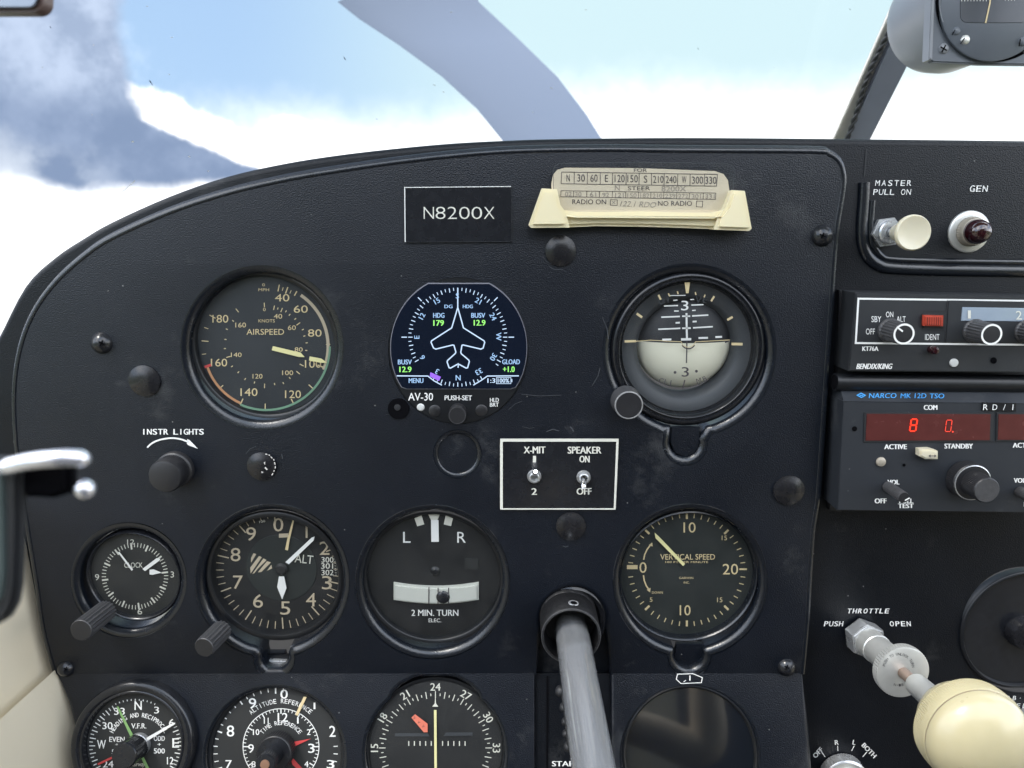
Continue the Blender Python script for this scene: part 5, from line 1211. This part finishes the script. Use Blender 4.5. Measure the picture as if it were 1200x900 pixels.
prism('edge_strip', [(965, 190, .314), (981, 190, .314), (1079, -30, yt + .004), (1063, -30, yt + .004)], .006, 'strip', root, .0006)
for p in (((1029, 96), (1030.5, 98), (1028.5, 98)), ((1033, 95), (1034.5, 96.5), (1032.5, 97)), ((1024, 114), (1030, 107.5), (1031, 109), (1025.5, 115)), ((1031, 100), (1032.2, 101), (1030.6, 101.5))):
    bm = bmesh.new(); bm.faces.new([bm.verts.new(at(u, v, .31 - (190 - v) / 220 * .125 - .0006)) for u, v in p]); wmesh(bm, 'paint_chip', 'void', root)
root = wthing('twisted_wire', 'black twisted pair of wires running up the edge of the windshield brace', 'wire', at(985, 172, .30))
for ph in (0, math.pi):
    pts = []
    for i in range(260):
        t_ = i / 259
        v = 190 - t_ * 200; u = 979.5 + (190 - v) * .40 + 2.5 * math.sin(t_ * 9); y = .304 - (190 - v) / 220 * .125
        a_ = t_ * 62 + ph
        pts.append(at(u, v, y) + Vector((math.cos(a_) * .0013, math.sin(a_) * .0013, 0)) - root.location)
    tube('strand', pts, .0012, 'wire', root, 7)

root = wthing('magnetic_compass', 'grey magnetic compass hung at the top right with a dark window and cream lubber line', 'compass', at(1165, 60, .10))
FY = .10
class Flat(Thing):
    def __init__(s, root, y):
        s.F = pl(y); s.c = (1165, 30); p = s._hit(1165, 60, 0, s.F); s.M = Matrix.Translation(p) @ s.F.to_3x3().to_4x4(); s.Mi = s.M.inverted(); s.root = root
        root.matrix_world = s.M
CT_ = Flat(root, FY)
k = CT_.rad(60)
plate = [(1095, -60), (1240, -60), (1240, 76.5), (1150, 75.5), (1093, 73), (1090.5, 70), (1092, 20)]
CT_.slab('face_plate', plate, -.004, 0, 'compass', .0008)
mkc = CT_.slab('plate_edge_highlight', [(1088.5, 70), (1093, 70), (1098, -60), (1094, -60)], -.006, .0018, 'compass_l', .0006)  # paler strip stands in for the highlight along the plate's edge
# round case behind the plate
c0 = CT_.L(1161, -7, 0); rc = CT_.rad(68)
bm = bmesh.new(); sg = 64; rings = []
for r_, z_ in ((.99, -.004), (1.0, -.006), (1.0, -.05), (.93, -.062), (.6, -.068), (.02, -.069)):
    rings.append([bm.verts.new((c0.x + rc * r_ * math.cos(2 * math.pi * i / sg), c0.y + rc * 1.02 * r_ * math.sin(2 * math.pi * i / sg), z_)) for i in range(sg)])
for a_, b_ in zip(rings, rings[1:]):
    for i in range(sg): bm.faces.new([a_[i], a_[(i + 1) % sg], b_[(i + 1) % sg], b_[i]])
bm.faces.new(rings[0]); bmesh.ops.recalc_face_normals(bm, faces=bm.faces); finish(bm, 'round_case', 'compass_l', root, 50)
CT_.lathe('face_disc', [(CT_.rad(64.5), -.001), (CT_.rad(64.5), .0024), (CT_.rad(63), .0030), (0, .0030)], 'compass', (1165, 4), seg=96)
mk = CT_.marks(.0003); mk.arc((1165, 4), 67, 90, 290, 3.2, n=60); mk.build('ring_gap', 'void')
mk = CT_.marks(.0033); mk.arc((1165, 4), 63.6, 250, 300, 1.0, n=20); mk.build('ring_edge', 'compass_l')
CT_.slab('window', rrect(1124.5, -50, 1206, 27.5, 9), .0020, .0034, 'cwin' if 'cwin' in M else 'gloss', .0006)
M['cwin'] = mat('compass_window', (.045, .052, .065), .12, var=.1); [o for o in root.children if o.name.startswith('window')][0].data.materials[0] = M['cwin']
mk = CT_.marks(.0038); mk.line([(1163, -40), (1161.5, -10), (1160, 4), (1157.5, 16), (1155, 27)], 1.7); mk.build('lubber_line', 'cream')
mk = CT_.marks(.0037)
for i in range(9): mk.bar(1127 + i * 3.6, -6, 1127 + i * 3.6, 1.6, .8)
for i in range(4): mk.bar(1178 + i * 3.6, -6, 1178 + i * 3.6, .8, .8)
mk.build('card_ticks', 'offwhite')
def slot(u, v, r, z, ang, m='compass', two=False):
    k = CT_.rad(r); o = CT_.lathe('screw', [(0, z + k * .45), (k * .5, z + k * .4), (k * .85, z + k * .25), (k, z)], m, (u, v), seg=28)
    mk = CT_.marks(z + k * .47); d = Vector((math.cos(R(ang)), -math.sin(R(ang))))
    mk.bar(u - d.x * r * .8, v - d.y * r * .8, u + d.x * r * .8, v + d.y * r * .8, r * .26)
    if two: mk.bar(u - d.y * r * .7, v + d.x * r * .7, u + d.y * r * .7, v - d.x * r * .7, r * .26)
    mk.build('slot', 'void', o)
slot(1106, 57, 6.2, 0, 60, 'compass_l', True); slot(1117.5, 38, 4.6, .003, 60); slot(1128, 48, 5.4, .003, 55, 'alu'); slot(1195, 50, 5.5, .003, 80); slot(1202, 58, 5, .0, 30)

# windshield pane from the cowl to the roof
def wy(z): return .43 - .78 * z
bm = bmesh.new(); rows = []
for j in range(9):
    zz = -.02 + (.50) * j / 8; row = []
    for i in range(25):
        t_ = -1 + 2 * i / 24; x = .18 + .66 * t_; row.append(bm.verts.new((x, wy(zz) - .16 * t_ ** 4, zz)))
    rows.append(row)
for a_, b_ in zip(rows, rows[1:]):
    for i in range(24): bm.faces.new([a_[i], a_[i + 1], b_[i + 1], b_[i]])
root = wthing('windshield', 'clear curved acrylic windshield with fine scratches in front of the sky', 'windshield', (.18, .42, 0))
wmesh(bm, 'pane', 'windshield', root)
def onws(u, v):
    y = .35
    for _ in range(30):
        p = at(u, v, y); t_ = (p.x - .18) / .66; y = wy(p.z) - .16 * t_ ** 4 - .002
    return at(u, v, y)
bm = bmesh.new()
random.seed(11)
for (u0, v0, u1, v1, w) in [(139, 229, 158, 212, .8), (156, 214, 158, 211.5, 1.2), (247, 214.5, 262, 210.5, .5), (262, 210.5, 275, 213, .5), (154, 166, 157, 166, 1.6), (221, 183, 222.5, 184, 1.6), (243, 200.5, 245, 200.5, 1.2)] + [(random.uniform(20, 980), random.uniform(5, 165), 0, 0, 0) for _ in range(16)]:
    if w == 0: u1, v1, w = u0 + random.uniform(-3, 3), v0 + random.uniform(-1.5, 1.5), .7
    d = Vector((u1 - u0, v1 - v0)); d = d.normalized() if d.length > .01 else Vector((1, 0)); n = Vector((-d.y, d.x)) * w / 2
    bm = bmesh.new(); bm.faces.new([bm.verts.new(onws(*q)) for q in ((u0 + n.x, v0 + n.y), (u1 + n.x, v1 + n.y), (u1 - n.x, v1 - n.y), (u0 - n.x, v0 - n.y))])
    wmesh(bm, 'scratch', 'scratch', root)
for u, v, s_ in ((59, 32, 1.6), (176, 96, 2.6), (178, 99, 1.6), (404, 69, 2.0), (403, 67, 1.2), (996, 11, 1.2), (818, 57, 1.2)):
    bm = bmesh.new(); bm.faces.new([bm.verts.new(onws(u + dx * s_, v + dy * s_)) for dx, dy in ((-.7, -.9), (.2, -.4), (.9, .9), (0, .3))])
    wmesh(bm, 'bug_speck', 'void', root)

# propeller at rest, seen through the windshield
root = wthing('propeller', 'pale grey propeller blade standing in front of the windshield', 'propeller', (.21, 1.0, -.16))
def blade(pxs, y0):
    bm = bmesh.new(); rows = []
    for (ul, vl, ur, vr, tw) in pxs:
        a_, b_ = at(ul, vl, y0), at(ur, vr, y0); ch_ = (b_ - a_); n = 13; row = []
        for i in range(n):
            t_ = i / (n - 1); th = .20 * ch_.length * math.sin(math.pi * t_) ** .8; row.append((a_ + ch_ * t_ + Vector((0, tw * ch_.length * (t_ - .5), 0)), th))
        rows.append([bm.verts.new(p + Vector((0, -q * .35, 0))) for p, q in row] + [bm.verts.new(p + Vector((0, q * .65, 0))) for p, q in row[1:-1][::-1]])
    for A, B in zip(rows, rows[1:]):
        for i in range(len(A)): bm.faces.new([A[i], A[(i + 1) % len(A)], B[(i + 1) % len(B)], B[i]])
    bm.faces.new(rows[0]); bm.faces.new(rows[-1][::-1]); bmesh.ops.recalc_face_normals(bm, faces=bm.faces)
    return wmesh(bm, 'blade', 'prop', root, 50)
blade([(400, 8, 545, -60, .25), (425, 28, 560, -4, .3), (470, 58, 606, 38, .35), (520, 95, 655, 85, .4), (560, 132, 690, 130, .45), (592, 172, 714, 168, .5), (640, 240, 745, 236, .55), (700, 320, 780, 318, .6), (770, 400, 815, 400, .6)], 1.0)
hubp = at(800, 425, 1.0)
bm = bmesh.new(); bmesh.ops.create_cone(bm, cap_ends=True, radius1=.16, radius2=.03, depth=.24, segments=40)
for v in bm.verts: v.co = Vector((v.co.x, v.co.z, v.co.y)) + hubp + Vector((0, .05, -.03))
bmesh.ops.recalc_face_normals(bm, faces=bm.faces); wmesh(bm, 'spinner', 'cowl', root)

# corner mirror at the very top left
root = wthing('corner_mirror', 'small dark rounded mirror poking into the top left corner, out of focus', 'mirror', at(0, 0, .0))
MT = Flat.__new__(Flat); MT.F = pl(-.17); MT.c = (0, 0); p = MT._hit(0, 0, 0, MT.F); MT.M = Matrix.Translation(p) @ MT.F.to_3x3().to_4x4(); MT.Mi = MT.M.inverted(); MT.root = root; root.matrix_world = MT.M
MT.slab('frame', rrect(-80, -60, 48, 13, 14), -.006, 0, 'brown', .0012)
tube('arm', [MT.L(-20, -40, -.004), MT.L(-60, -300, .0), MT.L(-120, -2600, .0)], .003, 'brown', root, 12)
MT.slab('glass', rrect(-76, -56, 43, 8, 10), -.001, .0004, 'mirror', .0002)

# ------------------------------------------------------------------ left edge: rounded frame with chrome clamp, side lining
root = wthing('clamp_bracket', 'out of focus black rounded frame with bright clamp and ball end at left edge', 'bracket', at(10, 600, -.2))
KY = -.262
BT = Flat.__new__(Flat); BT.F = pl(KY); BT.c = (10, 600); p = BT._hit(10, 600, 0, BT.F); BT.M = Matrix.Translation(p) @ BT.F.to_3x3().to_4x4(); BT.Mi = BT.M.inverted(); BT.root = root; root.matrix_world = BT.M
BT.slab('frame', [(-60, 536), (-60, 740), (-8, 736), (6, 728), (15, 712), (19, 690), (21, 640), (22, 560), (18, 540)], -.0025, 0, 'rubber', .001, seg=4)
M['pane_green'] = mat('dull_green_pane', (.06, .08, .08), .4)
tube('arm', [BT.L(-50, 650, -.002), BT.L(-400, 700, .004), BT.L(-1250, 760, .0)], .004, 'rubber', root, 12)
BT.slab('pane', [(-60, 546), (-60, 718), (-6, 712), (3, 698), (6, 670), (4, 560), (0, 546)], -.001, .0006, 'pane_green', .0005)
BT.slab('clamp_body', [(18, 540), (74, 536), (80, 545), (80, 580), (60, 586), (22, 584)], -.0045, -.0015, 'void', .0012, seg=3)
a_ = [BT.L(u, v, zz) for u, v, zz in ((4, 550, .000), (13, 546, .001), (40, 540, .002), (70, 537, .002), (90, 537, .001), (106, 539, -.001))]
tube('chrome_bar', [tuple(p) for p in smooth_path(a_, False, 6)], [.52 * r_ for r_ in [.0024 + .00012 * min(i, 6) for i in range(25)] + [.0032, .0031, .0028, .0022, .0015, .0008]], 'chrome_soft' if 'chrome_soft' in M else 'chrome', root, 20)
kb = BT.rad(11.5); o_ = BT.lathe('ball_end', [(0, kb), (kb * .5, kb * .87), (kb * .87, kb * .5), (kb, 0), (kb * .87, -kb * .5), (kb * .5, -kb * .87), (0, -kb)], 'chrome', (100, 573), cz=0, seg=32)
M['bright_metal'] = mat('bright_enamel', (.80, .80, .86), .18, metal=.75, coat=.5)
for o in root.children:
    if o.name.startswith(('chrome_bar', 'ball_end')): o.data.materials[0] = M['bright_metal']

cab = wthing('cabin_lining', 'cream cabin side lining below and left of the instrument panel', 'cabin lining', (-.30, -.1, -.25))
def loft(rows, part, m):
    bm = bmesh.new(); vs = [[bm.verts.new(p) for p in r_] for r_ in rows]
    for A, B in zip(vs, vs[1:]):
        for i in range(len(A) - 1): bm.faces.new([A[i], A[i + 1], B[i + 1], B[i]])
    bm.normal_update(); return wmesh(bm, part, m, cab, 50)
# side panel: from behind the instrument panel's left edge towards the pilot
prof = [(10, 575), (22, 600), (33, 640), (44, 700), (55, 750), (69, 803)]
rows = []
for j, y in enumerate((.010, -.02, -.06, -.12, -.20, -.32)):
    rows.append([at(u - 2, v, .010) + Vector((-.02 * (j / 5) ** 1.5, y - .010, -.01 * j / 5)) for u, v in prof])
loft(rows, 'side_panel', 'beige')
prof = [(62, 780), (80, 830), (93, 880), (104, 940), (120, 1020)]
rows = []
for j, y in enumerate((.004, -.02, -.05, -.10, -.18, -.30)):
    rows.append([at(u, v, .004) + Vector((-.012 * (j / 5) + .004, y - .004, -.006 * j / 5)) for u, v in prof])
loft(rows, 'kick_panel', 'beige')
def quad(part, pts, m):
    bm = bmesh.new(); bm.faces.new([bm.verts.new(p) for p in pts]); return wmesh(bm, part, m, cab)
XL, XR, ZR, YR = -.40, .80, .46, -1.5
def cbox(part, x0, x1, y0, y1, z0, z1, m):
    bm = bmesh.new(); bmesh.ops.create_cube(bm, size=1)
    for v in bm.verts: v.co = Vector(((x0 + x1) / 2 + v.co.x * (x1 - x0), (y0 + y1) / 2 + v.co.y * (y1 - y0), (z0 + z1) / 2 + v.co.z * (z1 - z0)))
    return wmesh(bm, part, m, cab)
cbox('roof', XL, XR, -.20, .06, ZR, ZR + .02, 'headliner'); cbox('roof', XL, XR, YR, -1.0, ZR, ZR + .02, 'headliner')  # unseen roof, its middle left open to let in more overhead light
cbox('door_panel', XL - .02, XL, YR, .0, -.80, -.16, 'beige')
cbox('door_panel', XR, XR + .02, YR, .0, -.80, -.22, 'beige')
cbox('door_post', XL - .02, XL + .01, -.02, .03, -.22, ZR, 'headliner'); cbox('door_post', XR - .01, XR + .02, -.02, .03, -.22, ZR, 'headliner')
cbox('door_post', XL - .02, XL + .02, -.90, -.80, -.06, ZR, 'headliner'); cbox('door_post', XR - .02, XR + .02, -.90, -.80, -.06, ZR, 'headliner')
cbox('rear_bulkhead', XL, XR, YR - .02, YR, -.80, ZR, 'beige')
cbox('floor', XL, XR, YR, .30, -.82, -.80, 'dark_cloth')
cbox('firewall', XL, XR, .30, .32, -.80, -.02, 'dark_cloth')
for x0 in (-.28, .26):
    cbox('shade_seat_back', x0, x0 + .44, -.84, -.72, -.55, .16, 'dark_cloth')  # unseen seat backs, added tall to block low light from behind
# deck between the panel top and the windshield
bm = bmesh.new()
top = [at(u, v, .024) + Vector((0, 0, -.003)) for u, v in outer[3:20]]
bk = [Vector((p.x, max(.05, .40 - 1.2 * max(0, -.1 - p.x)), min(p.z, 0.02))) for p in top]
A = [bm.verts.new(p) for p in top]; B = [bm.verts.new(p) for p in bk]
for i in range(len(A) - 1): bm.faces.new([A[i], A[i + 1], B[i + 1], B[i]])
bm.normal_update(); wmesh(bm, 'glareshield_deck', 'panel_r', cab)
root = wthing('engine_cowling', 'white engine cowling ahead of the windshield', 'cowling', (.2, .7, -.2))
bm = bmesh.new(); rows = []
for y, w, hz in ((.42, .50, .0), (.6, .46, -.01), (.8, .40, -.03), (.98, .34, -.05)):
    rows.append([bm.verts.new((.19 + w * math.sin(R(a_)), y, -.35 + (hz + .35) * math.cos(R(a_)))) for a_ in range(-100, 101, 10)])
for A, B in zip(rows, rows[1:]):
    for i in range(len(A) - 1): bm.faces.new([A[i], A[i + 1], B[i + 1], B[i]])
bmesh.ops.recalc_face_normals(bm, faces=bm.faces); wmesh(bm, 'hood', 'cowl', root)
